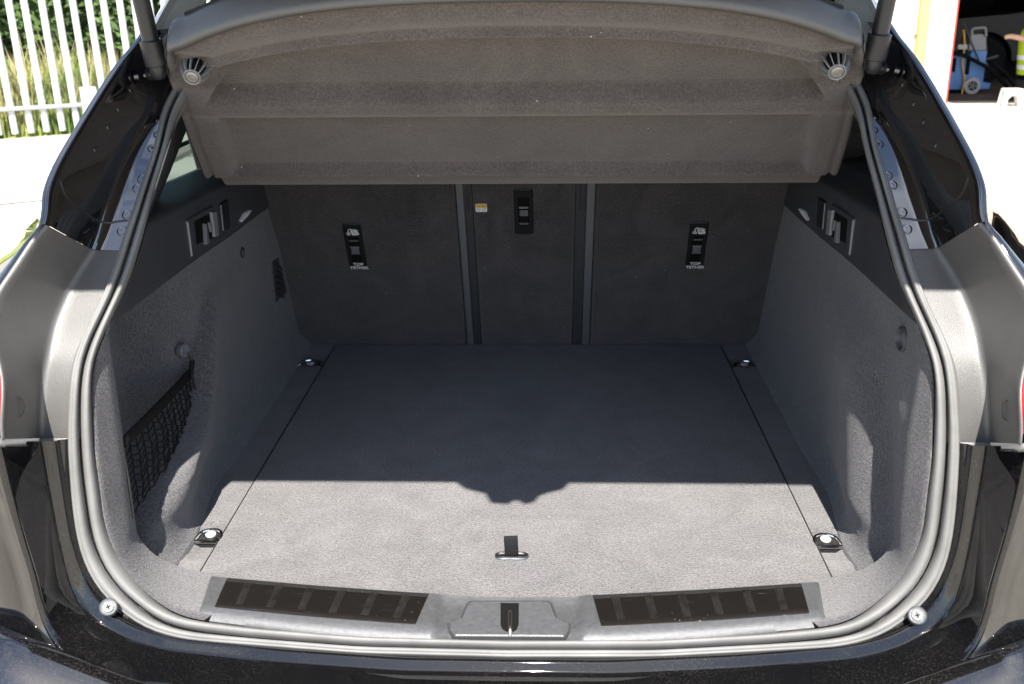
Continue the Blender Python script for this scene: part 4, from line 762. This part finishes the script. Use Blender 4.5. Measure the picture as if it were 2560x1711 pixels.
# ---------------------------------------------------------------- parcel shelf
SH0 = Vector((0,.62,.464)); EV = Vector((0,-.34,.265)).normalized(); EN = Vector((0,-EV.z,EV.y))
shelf = empty('parcel_shelf', SH0); tag(shelf, 'grey felt parcel shelf tilted up above the boot, two ribbed knobs underneath', 'parcel shelf')
bpy.context.view_layer.update(); SHI = shelf.matrix_world.inverted()
def Q_(o): o.parent = shelf; o.matrix_parent_inverse = SHI; return o
def shp(u, v, h=0.0): return SH0+Vector((u,0,0))+EV*v+EN*h
def wv(v): return interp(v, [0,.045,.161,.317,.36,.39,.408,.44,.5], [.52,.517,.503,.479,.470,.459,.450,.441,.43])
def tu(u): return .497-.20*u*u-1.6*u**4
def arc(u): return .426-.25*u*u-.9*u**4
def sh_h(u, v):
    a = abs(u); inn_ = interp(v, [.05,.21,.24,.32,.40], [.469,.443,.438,.413,.402])
    side = smooth01((inn_-a)/.016)                       # 1 inside the recessed fields
    low = smooth01((v-.050)/.011)*smooth01((.2375-v)/.010)
    upm = smooth01((v-.268)/.011)*smooth01((arc(u)-v)/.016)
    h = -.022*low*side-.030*upm*smooth01((interp(v, [.26,.32,.40], [.45,.413,.402])-a)/.014)
    h += -.010*smooth01((v-arc(u))/.012)+.008*math.exp(-((v-arc(u)-.034)/.02)**2)
    h += .004*math.exp(-((v-.25)/.012)**2)
    e = wv(v)-a
    if e < .0215: h -= .006*smooth01((.0215-e)/.003)*(1-smooth01((.0175-e)/.004))       # stitched seam along the side
    h -= .012*smooth01((.005-e)/.006)
    kx = (a-.431)/.030; kv = (v-.351)/.034; h -= .007*smooth01((1.25-math.hypot(kx, kv))/.35)
    return h
rows = []; nx, ny = 181, 230
for j in range(ny):
    row = []
    for i in range(nx):
        s_ = -1+2*i/(nx-1); t = j/(ny-1); v = .0455; 
        uu = s_*.44; v = .0455+(tu(uu)-.003-.0455)*t; u = s_*wv(v); row.append(shp(u, v, sh_h(u, v)-(.010*smooth01((.006-(v-.0455))/.006))))
    rows.append(row)
Q_(grid('felt_panel', rows, M['carpet_shelf'], shelf, True))
bm = bmesh.new(); add_box(bm, shp(0, .022, -.022), (.993, .050, .016), frameM(EN, EV), .005, 3); Q_(bmobj('hinge_flap', bm, M['carpet_shelf'], shelf))
back = [[shp(wv(v)*k/10, v*(tu(wv(v)*k/10*.95)/.5 if v > .3 else 1), -.05) for k in range(-10, 11)] for v in (.0455,.15,.3,.42,.497)]
Q_(grid('top_cover', back, M['trim_upper'], shelf))
# plastic lip round the raised edge
lip = []; pts = []
for k in range(-60, 61):
    u = .443*k/60; pts.append((u, tu(u)-.001))
cor = [(-.449,.378),(-.4505,.392),(-.4485,.402)]; pts = [(-.452,.372)]+cor+pts[2:-2]+[(-a, b) for a, b in reversed(cor)]+[(.452,.372)]
pts = [(p.x, p.y) for p in smooth_poly([Vector((a, b, 0)) for a, b in pts], 150, 2)]
prof = [(-.004,-.012),(-.0035,-.003),(.0,.0005),(.005,.0005),(.0085,-.002),(.0105,-.008),(.0115,-.022),(.010,-.038),(.006,-.048),(-.004,-.05)]
rows = []
for i, (u, v) in enumerate(pts):
    a, b = pts[max(i-1, 0)], pts[min(i+1, len(pts)-1)]; t = Vector((b[0]-a[0], b[1]-a[1])).normalized(); n = Vector((-t.y, t.x))
    endk = smooth01(min(i, len(pts)-1-i)/8); rows.append([shp(u+n.x*p*(.35+.65*endk), v+n.y*p*(.35+.65*endk), h*(1 if h < 0 else .4+.6*endk)) for p, h in prof])
Q_(grid('edge_lip', rows, M['trim'], shelf))
for s in (-1, 1):
    e = [[shp(s*wv(v), v, -.008) , shp(s*(wv(v)+.0015), v, -.014), shp(s*(wv(v)+.001), v, -.05)] for v in [.0455+(.39-.0455)*k/14 for k in range(15)]]
    Q_(grid('side_edge', e, M['carpet_shelf'], shelf, s < 0))
    O = shp(s*.4305, .3525, -.008); KA = Vector((0,-.86,-.51)); kb = Q_(lathe('ribbed_knob', [(.0150,-.012),(.0150,.004),(.0135,.012),(.011,.018),(.0095,.022),(0,.022)], O, KA, M['black'], shelf, 36))
    x_, y_, z_ = basis(KA, EV)
    for k in range(12):
        a = 2*PI*k/12; rd = x_*math.cos(a)+y_*math.sin(a); tn = z_.cross(rd)
        P4 = [(.0195,-.002),(.0212,.003),(.0195,.011),(.0155,.0185),(.0115,.0235),(.0085,.0225),(.0085,.0)]
        bm = bmesh.new(); A = [bm.verts.new(O+rd*r+z_*h+tn*.0006) for r, h in P4]; B = [bm.verts.new(O+rd*r+z_*h-tn*.0006) for r, h in P4]
        bm.faces.new(A); bm.faces.new(B[::-1])
        for i in range(len(P4)): bm.faces.new((A[i], B[i], B[(i+1)%len(P4)], A[(i+1)%len(P4)]))
        own(bmobj('rib', bm, M['rib'], None, False), kb)
    own(lathe('knob_ring', [(.0118,.021),(.0122,.0232),(.0112,.0245),(.0098,.0238),(.0095,.022)], O, KA, M['rib'], None, 32), kb)
    own(lathe('knob_cap', [(.0088,.02),(.0088,.0238),(.0078,.0248),(.0055,.0252),(.005,.0246),(0,.0250)], O, KA, M['knob_cap'], None, 32), kb)

# ---------------------------------------------------------------- cargo net across the left recess
net = empty('cargo_net', (-.53,.34,.08)); tag(net, 'black elastic cargo net stretched across the left side recess of the boot', 'cargo net')
bpy.context.view_layer.update(); NI = net.matrix_world.inverted()
def N_(o): o.parent = net; o.matrix_parent_inverse = NI; return o
TL, TR, BR, BL, HL = [Vector(p) for p in S['net']]
def bil(u, v):
    p = TL.lerp(TR, u).lerp(BL.lerp(BR, u), v); sag = math.sin(PI*u)*math.sin(PI*min(1, v*.9+.1)); p += Vector((.006*sag, 0, 0)); 
    p += Vector((0, 0, .006*math.sin(PI*u)*v)); return p
rows = [[bil(u/14, v)+Vector((.002,0,0)) for u in range(15)] for v in (-.06, .02, .10)]
N_(grid('elastic_band', rows, M['webbing'], net, False, None, .002))
bm = bmesh.new(); rnd = random.Random(3)
nu, nv = 14, 9
J = {(i, j): bil(i/nu, .10+.90*j/nv+(.03 if i % 2 else 0)*0)+Vector((rnd.uniform(-.001,.001), rnd.uniform(-.002,.002), rnd.uniform(-.002,.002))) for i in range(nu+1) for j in range(nv+1)}
def cord(a, b, r=.0011):
    m = a.lerp(b, .5)+Vector((rnd.uniform(-.0006,.0006), rnd.uniform(-.001,.001), rnd.uniform(-.0012,.0006))); add_tube(bm, [a, m, b], r, 5, False)
for i in range(nu+1):
    for j in range(nv):
        cord(J[i, j], J[i, j+1], .0013)
for j in range(1, nv+1):
    for i in range(nu):
        if j == nv or True:
            cord(J[i, j]+Vector((0,0,.004*(1 if i % 2 else -1))), J[i+1, j]+Vector((0,0,.004*(-1 if i % 2 else 1))), .0010)
N_(bmobj('mesh_cords', bm, M['webbing'], net))
bm = bmesh.new()
N_(tube('wire_frame', smooth_poly([Vector(S['hookL'])+Vector((.008,0,-.003)), Vector(S['hookL'])+Vector((.012,.0,-.012)), TR+Vector((.004,.004,.004)), BR+Vector((.006,.004,.004))], 24, 1), .0022, M['black_wire'], net, 8))
N_(tube('wire_frame', smooth_poly([HL+Vector((-.006,.004,.004)), HL+Vector((.0,-.001,0)), TL+Vector((.001,-.003,0)), TL.lerp(BL, .5)+Vector((.003,-.005,0)), BL+Vector((.001,-.002,-.004))], 24, 1), .0022, M['black_wire'], net, 8))
hk = Vector(S['hookL']); N_(lathe('hook_grommet', [(.0115,-.006),(.0115,.002),(.010,.0035),(.006,.003),(.005,.001),(0,.001)], hk+Vector((.0,0,0)), (.95,-.3,.05), M['strip_grey'], net, 24))
N_(tube('band_loop', [hk+Vector((.011,.002,-.018)), TR+Vector((.004,.003,-.002))], .0042, M['webbing'], net, 8))
# ---------------------------------------------------------------- behind the car on the left: palisade fence, verge, hedge
M['fence'] = simple('galvanised steel', (.52, .54, .56), .45, .35, noise=.12, scale=12)
M['fence_rail'] = simple('weathered rail', (.30, .31, .32), .55, .3, noise=.2, scale=10)
FA, FB = Vector((-6.11,10.5,GZ)), Vector((-5.56,10.95,GZ)); fd = Vector((.80,.50,0)).normalized(); fn_ = Vector((fd.y,-fd.x,0))
F0 = Vector((-6.11,10.50,GZ))
fence = empty('palisade_fence', F0); tag(fence, 'galvanised steel palisade fence of upright pales on the left behind the car', 'fence')
bpy.context.view_layer.update(); FI = fence.matrix_world.inverted()
def F_p(o): o.parent = fence; o.matrix_parent_inverse = FI; return o
lean = Vector((-.03, 0, 1)).normalized()
bm = bmesh.new(); PH = 2.4
prof = [(-.036,0),(-.02,.012),(0,.016),(.02,.012),(.036,0),(.02,.009),(0,.013),(-.02,.009)]
A = [bm.verts.new((a, -b, .06)) for a, b in prof]; B = [bm.verts.new((a, -b, PH)) for a, b in prof]
for i in range(8): bm.faces.new((A[i], A[(i+1)%8], B[(i+1)%8], B[i]))
bm.faces.new(A[::-1]); bm.faces.new(B); bmesh.ops.recalc_face_normals(bm, faces=bm.faces[:])
pm = bpy.data.meshes.new('pale'); bm.to_mesh(pm); bm.free(); pm.materials.append(M['fence'])
fang = math.atan2(fd.y, fd.x)
for k in range(-4, 20):
    p = F0+fd*(k*.166+random.uniform(-.004,.004)); o = bpy.data.objects.new('pale', pm); link(o)
    o.matrix_world = Matrix.Translation(p) @ Matrix.Rotation(fang, 4, 'Z') @ Matrix.Rotation(R(-1.2+random.uniform(-.3,.3)), 4, 'Y')
    mwk = o.matrix_world.copy(); o.parent = fence; o.matrix_parent_inverse = FI; o.matrix_world = mwk
for z in (.34, 2.0):
    F_p(box('rail', F0+fd*1.2+Vector((0,0,z))+fn_*.022, (4.4,.05,.045), M['fence_rail'], fence, Matrix.Rotation(fang, 3, 'Z'), .004))
pp = F0+fd*.98+fn_*.09; F_p(box('post_plate', pp+Vector((0,0,.27)), (.17,.1,.54), M['fence'], fence, Matrix.Rotation(fang, 3, 'Z'), .01))
M['kerb'] = simple('kerb stone', (.40, .36, .29), .9, noise=.2, scale=8)
kb = box('kerb', F0+fd*1.2+fn_*.62+Vector((0,0,.03)), (7,.14,.10), M['kerb'], None, Matrix.Rotation(fang, 3, 'Z'), .015); tag(kb, kind='structure')
M['litter'] = simple('leaf litter and dirt', (.20, .13, .06), .95, noise=.6, scale=14)
lt = grid('dirt_strip', [[F0+fd*(u+.06*math.sin(u*9))+fn_*d+Vector((0,0,.006)) for u in [-2+.12*k for k in range(56)]] for d in (-.25, .05+.0, .17)], M['litter']); tag(lt, kind='structure')
def leafmat(nm, c1, c2, scale=3.0):
    m, nt, b, tc = newmat(nm); N, L = nt.nodes, nt.links
    n = N.new('ShaderNodeTexNoise'); n.inputs['Scale'].default_value = scale; n.inputs['Detail'].default_value = 5; L.new(tc.outputs['Object'], n.inputs['Vector'])
    r = N.new('ShaderNodeValToRGB'); r.color_ramp.elements[0].position = .35; r.color_ramp.elements[1].position = .65; r.color_ramp.elements[0].color = (*c1, 1); r.color_ramp.elements[1].color = (*c2, 1)
    L.new(n.outputs['Fac'], r.inputs[0]); L.new(r.outputs[0], b.inputs['Base Color']); b.inputs['Roughness'].default_value = .7; return m
M['grass'] = leafmat('verge grass', (.09,.17,.025), (.34,.34,.11), 2.2)
M['dry'] = leafmat('dry stems', (.30,.24,.12), (.42,.36,.2))
M['hedge'] = leafmat('hedge leaves', (.03,.065,.012), (.08,.14,.03), 1.5)
rg = random.Random(11)
def blades(nm, n, depth, hmin, hmax, mat, z0=0.0, d0=.08, slope=0.0):
    V, F = [], []
    for _ in range(n):
        u = rg.uniform(-1.2, 3.6); d = d0+depth*rg.random(); p = F0+fd*u-fn_*d+Vector((0,0,z0+slope*(d-d0))); h = rg.uniform(hmin, hmax); a = rg.uniform(0, PI); w = rg.uniform(.006,.014); ln_ = rg.uniform(-.3,.3)*h; l2 = rg.uniform(-.3,.3)*h
        c, s_ = math.cos(a)*w, math.sin(a)*w; i = len(V)
        V += [(p.x-c, p.y-s_, p.z), (p.x+c, p.y+s_, p.z), (p.x+ln_*.4+c*.6, p.y+l2*.4+s_*.6, p.z+h*.6), (p.x+ln_*.4-c*.6, p.y+l2*.4-s_*.6, p.z+h*.6), (p.x+ln_, p.y+l2, p.z+h)]
        F += [(i,i+1,i+2,i+3),(i+3,i+2,i+4)]
    return mesh(nm, V, F, mat, None, False)
tag(blades('grass', 16000, 2.2, .10, .45, M['grass'], 0, .02, .22), 'long green grass growing along the verge behind the fence', 'grass', kind='stuff')
tag(blades('dry_grass', 700, 1.6, .5, .95, M['dry'], 0, .25, .2), 'tall dry seeding stems in the verge behind the fence', 'grass', kind='stuff')
vb = grid('verge', [[F0+fd*u-fn_*d+Vector((0,0,z)) for u in (-2,0,2,4)] for d, z in ((-.12,.004),(.3,.03),(2.6,.55),(6,1.2))], M['grass']); tag(vb, kind='structure')
V, F = [], []
for _ in range(26000):
    u = rg.uniform(-1.8, 5.0); hz = rg.random()**.8*3.4; d = 2.0+.5*math.sin(u*2.1)+.35*math.sin(u*5.3+hz*3)+rg.uniform(0,.8)
    p = F0+fd*u-fn_*d+Vector((0,0,.35+hz)); a = Vector((rg.uniform(-1,1), rg.uniform(-1,1), rg.uniform(-.6,.6))).normalized(); b_ = a.cross(Vector((rg.uniform(-1,1), rg.uniform(-1,1), rg.uniform(-1,1)))).normalized(); L_ = rg.uniform(.05,.11); w = L_*.4; i = len(V)
    V += [p-a*L_, p+b_*w, p+a*L_, p-b_*w]; F.append((i,i+1,i+2,i+3))
hd = mesh('hedge', V, F, M['hedge'], None, False); tag(hd, 'dense dark green hedge rising on the bank behind the palisade fence', 'hedge')
own(grid('hedge_core', [[F0+fd*u-fn_*(2.75+.3*math.sin(u*2.1))+Vector((0,0,z)) for u in (-2.2,-1,0,1,2,3,4,5.2)] for z in (.2,2,4.2)], M['hedge'], None), hd)

# ---------------------------------------------------------------- behind the car on the right: garage with its contents
GX = 5.50; GY = 13.7
M['g_white'] = simple('white cladding', (.72, .70, .66), .6, noise=.05, scale=3); M['g_orange'] = simple('orange strip', (.76, .42, .14), .6, noise=.1, scale=5); M['g_red'] = simple('red door edge', (.5, .05, .03), .6)
M['g_in'] = simple('dark garage lining', (.02, .018, .017), .9); M['g_floor'] = simple('brown garage floor', (.10, .065, .045), .8, noise=.3, scale=4)
gar = empty('garage', (GX, GY, GZ)); tag(gar, 'white garage with an orange strip and a dark open doorway on the right', 'garage')
bpy.context.view_layer.update(); GI = gar.matrix_world.inverted()
def G_(o): o.parent = gar; o.matrix_parent_inverse = GI; return o
G_(box('wall', (2.75, GY+.3, GZ+1.9), (4.72,.3,3.8), M['g_white'], gar, None, .01)); G_(box('door_post', (5.34, GY+.12, GZ+1.9), (.34,.2,3.8), M['g_white'], gar, None, .008))
G_(box('orange_strip', (5.12, GY+.10, GZ+1.9), (.15,.12,3.8), M['g_orange'], gar, None, .006)); G_(box('red_edge', (5.525, GY+.14, GZ+1.9), (.03,.2,3.8), M['g_red'], gar, None, .003))
for x in (4.60, 4.93): G_(box('panel_joint', (x, GY+.138, GZ+1.9), (.014,.02,3.8), M['steel'], gar, None, 0))
for z in (.9, 1.5): G_(box('bolt', (5.03, GY+.13, GZ+z), (.03,.03,.03), M['steel'], gar, None, .004))
G_(box('far_wall', (9.0, GY+7.6, GZ+1.9), (8,.2,3.8), M['g_in'], gar, None, .01)); G_(box('side_wall', (5.46, GY+4.0, GZ+1.9), (.2,7.4,3.8), M['g_in'], gar, None, .01)); G_(box('roof', (8.2, GY+3.7, GZ+3.9), (7,8,.2), M['g_in'], gar, None, .01)); G_(box('sun_blocker', (9.3, GY-1.0, GZ+2.75), (7.4,2.1,.12), M['g_white'], gar, None, .01)); G_(box('lintel', (9.2, GY+.2, GZ+3.3), (7.2,.3,1.2), M['g_white'], gar, None, .01)); G_(box('right_wall', (12.4, GY+3.9, GZ+1.9), (.2,7.4,3.8), M['g_in'], gar, None, .01))  # the slab over the doorway is added out of view to block the sun
gf = mesh('garage_floor', [(5.52,GY+.28,GZ+.006),(12.3,GY+.28,GZ+.006),(12.3,GY+7.5,GZ+.006),(5.52,GY+7.5,GZ+.006)], [(0,1,2,3)], M['g_floor'], None, False); tag(gf, kind='structure')
# parked black car inside
M['pc_black'] = simple('black body paint', (.006,.006,.007), .45, spec=.25)
pc = empty('parked_car', (6.9, GY+3.4, GZ)); tag(pc, 'black off-road car parked inside the dark garage', 'car'); bpy.context.view_layer.update(); PI_ = pc.matrix_world.inverted()
def C_(o): o.parent = pc; o.matrix_parent_inverse = PI_; return o
wc = Vector((7.14, GY+3.0, GZ+.37)); cx0 = wc.x
side = [(-1.15,.35),(-1.18,.75),(-1.0,.98),(.3,1.08),(.62,1.12),(1.1,1.72),(2.9,1.75),(3.3,1.1),(3.35,.4),(2.9,.36)]
archs = [(2.9-.45+.45*math.cos(R(a)), .36+.45*math.sin(R(a))) for a in range(0, 181, 20)]
side = side[:-1]+archs+[(.5,.36)]+[(.46*math.cos(R(a)), .36+.46*math.sin(R(a))) for a in range(0, 181, 18)]
bm = bmesh.new(); add_prism(bm, [(a, b) for a, b in side], (cx0, wc.y+.02, GZ), (0,-1,0), (0,0,1), -1.7, .0); C_(bmobj('body', bm, M['pc_black'], pc, True, 30))
C_(prism('arch_liner', [(.6*math.cos(R(a)), .36+.6*math.sin(R(a))) for a in range(0, 181, 15)], (cx0, wc.y+.3, GZ), (0,-1,0), (0,0,1), -.2, .0, M['black'], pc))
C_(prism('side_window', [(.72,1.14),(1.14,1.64),(2.0,1.66),(2.0,1.14)], (cx0, wc.y+.02, GZ), (0,-1,0), (0,0,1), .0, .006, M['glass_dark'], pc)); C_(box('headlight', (cx0-1.0, wc.y-.0, GZ+.82), (.2,.06,.14), M['chrome'], pc, None, .03)); C_(box('door_handle', (cx0+1.3, wc.y-.01, GZ+1.0), (.2,.04,.04), M['chrome'], pc, None, .01))
for dx in (0, 2.45):
    w = C_(lathe('wheel', [(.24,-.12),(.34,-.12),(.37,-.09),(.37,.09),(.34,.12),(.25,.12)], wc+Vector((dx,.1,0)), (0,-1,0), M['black'], pc, 36)); own(lathe('rim', [(.245,.06),(.245,.115),(.22,.10),(.06,.07),(0,.07)], wc+Vector((dx,.1,0)), (0,-1,0), M['black_wire'], None, 24), w)
    for k in range(5):
        a = 2*PI*k/5+.3; own(box('spoke', wc+Vector((dx+.13*math.cos(a), -.01, .13*math.sin(a))), (.20,.03,.045), M['black_wire'], None, Matrix.Rotation(-a, 3, 'Y'), .006), w)
# blue carpet-cleaning machine
M['cl_blue'] = simple('blue machine plastic', (.10, .22, .48), .45, noise=.1, scale=8); M['cl_grey'] = simple('grey machine plastic', (.22,.22,.23), .5); M['yellow_hose'] = simple('yellow cable', (.55,.30,.03), .5); M['wheel_grey'] = simple('pale tyre', (.35,.34,.32), .6)
CX, CY = 6.26, GY+1.3
cl = empty('carpet_cleaner', (CX, CY, GZ)); tag(cl, 'blue wheeled carpet cleaning machine with hoses standing in the garage doorway', 'cleaning machine'); bpy.context.view_layer.update(); LI = cl.matrix_world.inverted()
def L_p(o): o.parent = cl; o.matrix_parent_inverse = LI; return o
L_p(prism('body', [(-.30,.06),(.20,.06),(.34,.07),(.36,.15),(.24,.17),(.24,.62),(.02,.62),(.0,.55),(-.30,.55)], (CX,CY,GZ), (0,-1,0), (0,0,1), -.42, .0, M['cl_blue'], cl, .012)); L_p(box('recess', (CX-.02, CY-.004, GZ+.40), (.06,.02,.24), M['black'], cl, None, .004)); L_p(box('recess', (CX-.22, CY-.004, GZ+.42), (.05,.02,.20), M['black'], cl, None, .004))
L_p(prism('tank_lid', [(-.02,.62),(.24,.62),(.22,.80),(.16,.86),(-.02,.84)], (CX,CY+.04,GZ), (0,-1,0), (0,0,1), -.34, .0, M['cl_grey'], cl, .01)); L_p(tube('handle', smooth_poly([(CX+.0,CY+.02,GZ+.80),(CX-.02,CY+.02,GZ+.93),(CX+.18,CY+.02,GZ+.95),(CX+.2,CY+.02,GZ+.82)], 20, 2), .018, M['cl_grey'], cl, 8))
w = L_p(lathe('wheel', [(.085,-.03),(.118,-.03),(.122,0),(.118,.03),(.085,.03)], (CX+.06,CY-.05,GZ+.122), (0,-1,0), M['wheel_grey'], cl, 28)); own(lathe('hub', [(.086,.0),(.086,.028),(.03,.035),(0,.035)], (CX+.06,CY-.05,GZ+.122), (0,-1,0), M['black_wire'], None, 18), w)
for k in range(5): a = 2*PI*k/5; own(box('spoke', (CX+.06+.045*math.cos(a), CY-.083, GZ+.122+.045*math.sin(a)), (.07,.012,.016), M['cl_grey'], None, Matrix.Rotation(-a, 3, 'Y'), .002), w)
L_p(tube('suction_hose', smooth_poly([(CX-.40,CY-.06,GZ+.64),(CX-.1,CY-.1,GZ+.55),(CX+.25,CY-.1,GZ+.38),(CX+.55,CY-.1,GZ+.12),(CX+.62,CY-.1,GZ+.03)], 40, 3), .028, M['black'], cl, 8)); L_p(tube('suction_hose', smooth_poly([(CX+.3,CY-.12,GZ+.45),(CX+.5,CY-.14,GZ+.30),(CX+.66,CY-.16,GZ+.10),(CX+.78,CY-.2,GZ+.04)], 30, 3), .03, M['black'], cl, 8)); L_p(tube('wand', [(CX-.18,CY-.06,GZ+1.0),(CX+.10,CY-.1,GZ+.48)], .014, M['black_wire'], cl, 8))
L_p(tube('cable', smooth_poly([(CX-.16,CY-.05,GZ+.92),(CX-.12,CY-.06,GZ+.70),(CX-.13,CY-.06,GZ+.45),(CX-.06,CY-.07,GZ+.2),(CX-.09,CY-.09,GZ+.012)], 40, 3), .014, M['yellow_hose'], cl, 6)); L_p(box('cable_plug', (CX-.16, CY-.07, GZ+.68), (.14,.05,.07), M['wheel_grey'], cl, None, .01))
# white step stools
M['stool'] = simple('white stool plastic', (.72,.70,.66), .5); M['sticker'] = simple('pale blue sticker', (.30,.55,.66), .6)
def stool(x, y, label):
    st = empty('step_stool', (x, y, GZ)); tag(st, label, 'step stool', 'white step stools by the garage doorway'); bpy.context.view_layer.update(); I_ = st.matrix_world.inverted()
    def T_(o): o.parent = st; o.matrix_parent_inverse = I_; return o
    T_(box('top', (x, y, GZ+.215), (.235,.18,.03), M['stool'], st, None, .01))
    for sx in (-1, 1):
        T_(prism('leg', [(sx*.10,.205),(sx*.118,.205),(sx*.150,0),(sx*.085,0),(sx*.075,.10),(sx*.04,.135),(0,.145),(0,.205)], (x,y-.08,GZ), (0,-1,0), (0,0,1), -.02, .0, M['stool'], st)); T_(prism('leg', [(sx*.10,.205),(sx*.118,.205),(sx*.150,0),(sx*.085,0),(sx*.075,.10),(sx*.04,.135),(0,.145),(0,.205)], (x,y+.08,GZ), (0,-1,0), (0,0,1), .0, .02, M['stool'], st))
    T_(box('sticker', (x+.005, y-.0915+.0, GZ+.178), (.13,.003,.045), M['sticker'], st, None, 0)); return st
stool(6.215, 13.30, 'white plastic step stool with a pale blue sticker beside the garage doorway'); stool(6.545, 13.15, 'plain white step stool cut off by the right edge of the picture')
# person in a hi-vis vest sitting on the far stool, at the right edge
M['hivis'] = simple('yellow green hi-vis cloth', (.42,.55,.02), .8); M['reflect'] = simple('reflective band', (.75,.75,.74), .5); M['trousers'] = simple('dark trousers', (.03,.022,.02), .9); M['skin'] = simple('skin', (.45,.27,.18), .6); M['hair'] = simple('dark hair', (.02,.015,.012), .8)
PX, PY = 6.74, 13.95; per = empty('person', (PX, PY, GZ)); tag(per, 'person in a yellow hi-vis vest and dark trousers reaching towards the black car', 'person'); bpy.context.view_layer.update(); PEI = per.matrix_world.inverted()
def E_(o): o.parent = per; o.matrix_parent_inverse = PEI; return o
def skin_body(nm, pts, edges, mat):
    me = bpy.data.meshes.new(nm); me.from_pydata([Vector(p[:3])+Vector((PX,PY,GZ)) for p in pts], edges, []); me.materials.append(mat); o = bpy.data.objects.new(nm, me); link(o)
    o.modifiers.new('Skin', 'SKIN'); sv = me.skin_vertices[0].data
    for i, p in enumerate(pts): sv[i].radius = (p[3], p[4] if len(p) > 4 else p[3])
    sv[0].use_root = True; sb = o.modifiers.new('Subdivision', 'SUBSURF'); sb.levels = sb.render_levels = 2
    for p in me.polygons: p.use_smooth = True
    return E_(o)
# pelvis on an upturned crate-height seat, torso leaning to the car, one arm reaching left
BP = [(0,0,.42,.15,.13),(-.03,0,.60,.15,.12),(-.05,0,.80,.16,.12),(-.07,0,.93,.13,.10),(-.04,0,1.02,.05,.05),(-.01,0,1.10,.075,.09),(.0,0,1.18,.08,.095),
      (-.10,-.17,.90,.055),(-.26,-.20,.84,.042),(-.44,-.16,.88,.034),(-.52,-.15,.86,.03),(-.06,.17,.90,.055),(.02,.24,.70,.042),(-.02,.2,.52,.035),
      (-.03,-.10,.38,.09),(-.06,-.36,.42,.075),(-.06,-.38,.12,.055),(-.06,-.38,.05,.05),(-.10,-.48,.04,.04),(.05,-.08,.38,.09),(.12,-.34,.42,.075),(.12,-.36,.12,.055),(.12,-.36,.05,.05),(.10,-.46,.04,.04)]
BE = [(0,1),(1,2),(2,3),(3,4),(4,5),(5,6),(3,7),(7,8),(8,9),(9,10),(3,11),(11,12),(12,13),(0,14),(14,15),(15,16),(16,17),(17,18),(0,19),(19,20),(20,21),(21,22),(22,23)]
skin_body('body', BP, BE, M['skin'])
def shell(nm, sect, mat, n=24):
    rows = [[Vector((PX+cx+rx*math.cos(2*PI*k/n), PY+ry*math.sin(2*PI*k/n), GZ+z)) for k in range(n+1)] for cx, z, rx, ry in sect]; return E_(grid(nm, rows, mat, None))
shell('vest', [(-.005,.36,.20,.22),(-.02,.50,.195,.215),(-.04,.68,.19,.21),(-.06,.84,.18,.21),(-.075,.95,.13,.17),(-.08,.985,.08,.10)], M['hivis'])
shell('reflective_band', [(-.008,.43,.203,.223),(-.014,.49,.202,.222)], M['reflect']); shell('reflective_band', [(-.025,.56,.200,.220),(-.030,.62,.198,.218)], M['reflect'])
bm = bmesh.new(); add_tube(bm, [Vector((PX,PY,GZ))+Vector(p) for p in ((-.02,-.02,.39),(-.05,-.2,.42),(-.06,-.37,.42),(-.06,-.39,.22),(-.06,-.38,.09))], [.115,.10,.088,.075,.07], 14); E_(bmobj('trouser_leg', bm, M['trousers'], None))
bm = bmesh.new(); add_tube(bm, [Vector((PX,PY,GZ))+Vector(p) for p in ((.06,.0,.39),(.10,-.2,.42),(.12,-.35,.42),(.12,-.37,.22),(.12,-.36,.09))], [.115,.10,.088,.075,.07], 14); E_(bmobj('trouser_leg', bm, M['trousers'], None))
E_(lathe('hair', [(.085,-.02),(.10,.03),(.085,.085),(.04,.115),(0,.12)], (PX+.01, PY, GZ+1.15), (.1,0,1), M['hair'], None, 20, (0,1,0))); E_(box('shoe', (PX-.08, PY-.43, GZ+.05), (.10,.27,.09), M['black'], None, None, .03)); E_(box('shoe', (PX+.11, PY-.41, GZ+.05), (.10,.27,.09), M['black'], None, None, .03))
E_(box('low_seat', (PX+.02, PY, GZ+.15), (.34,.34,.28), M['trousers'], None, None, .02))
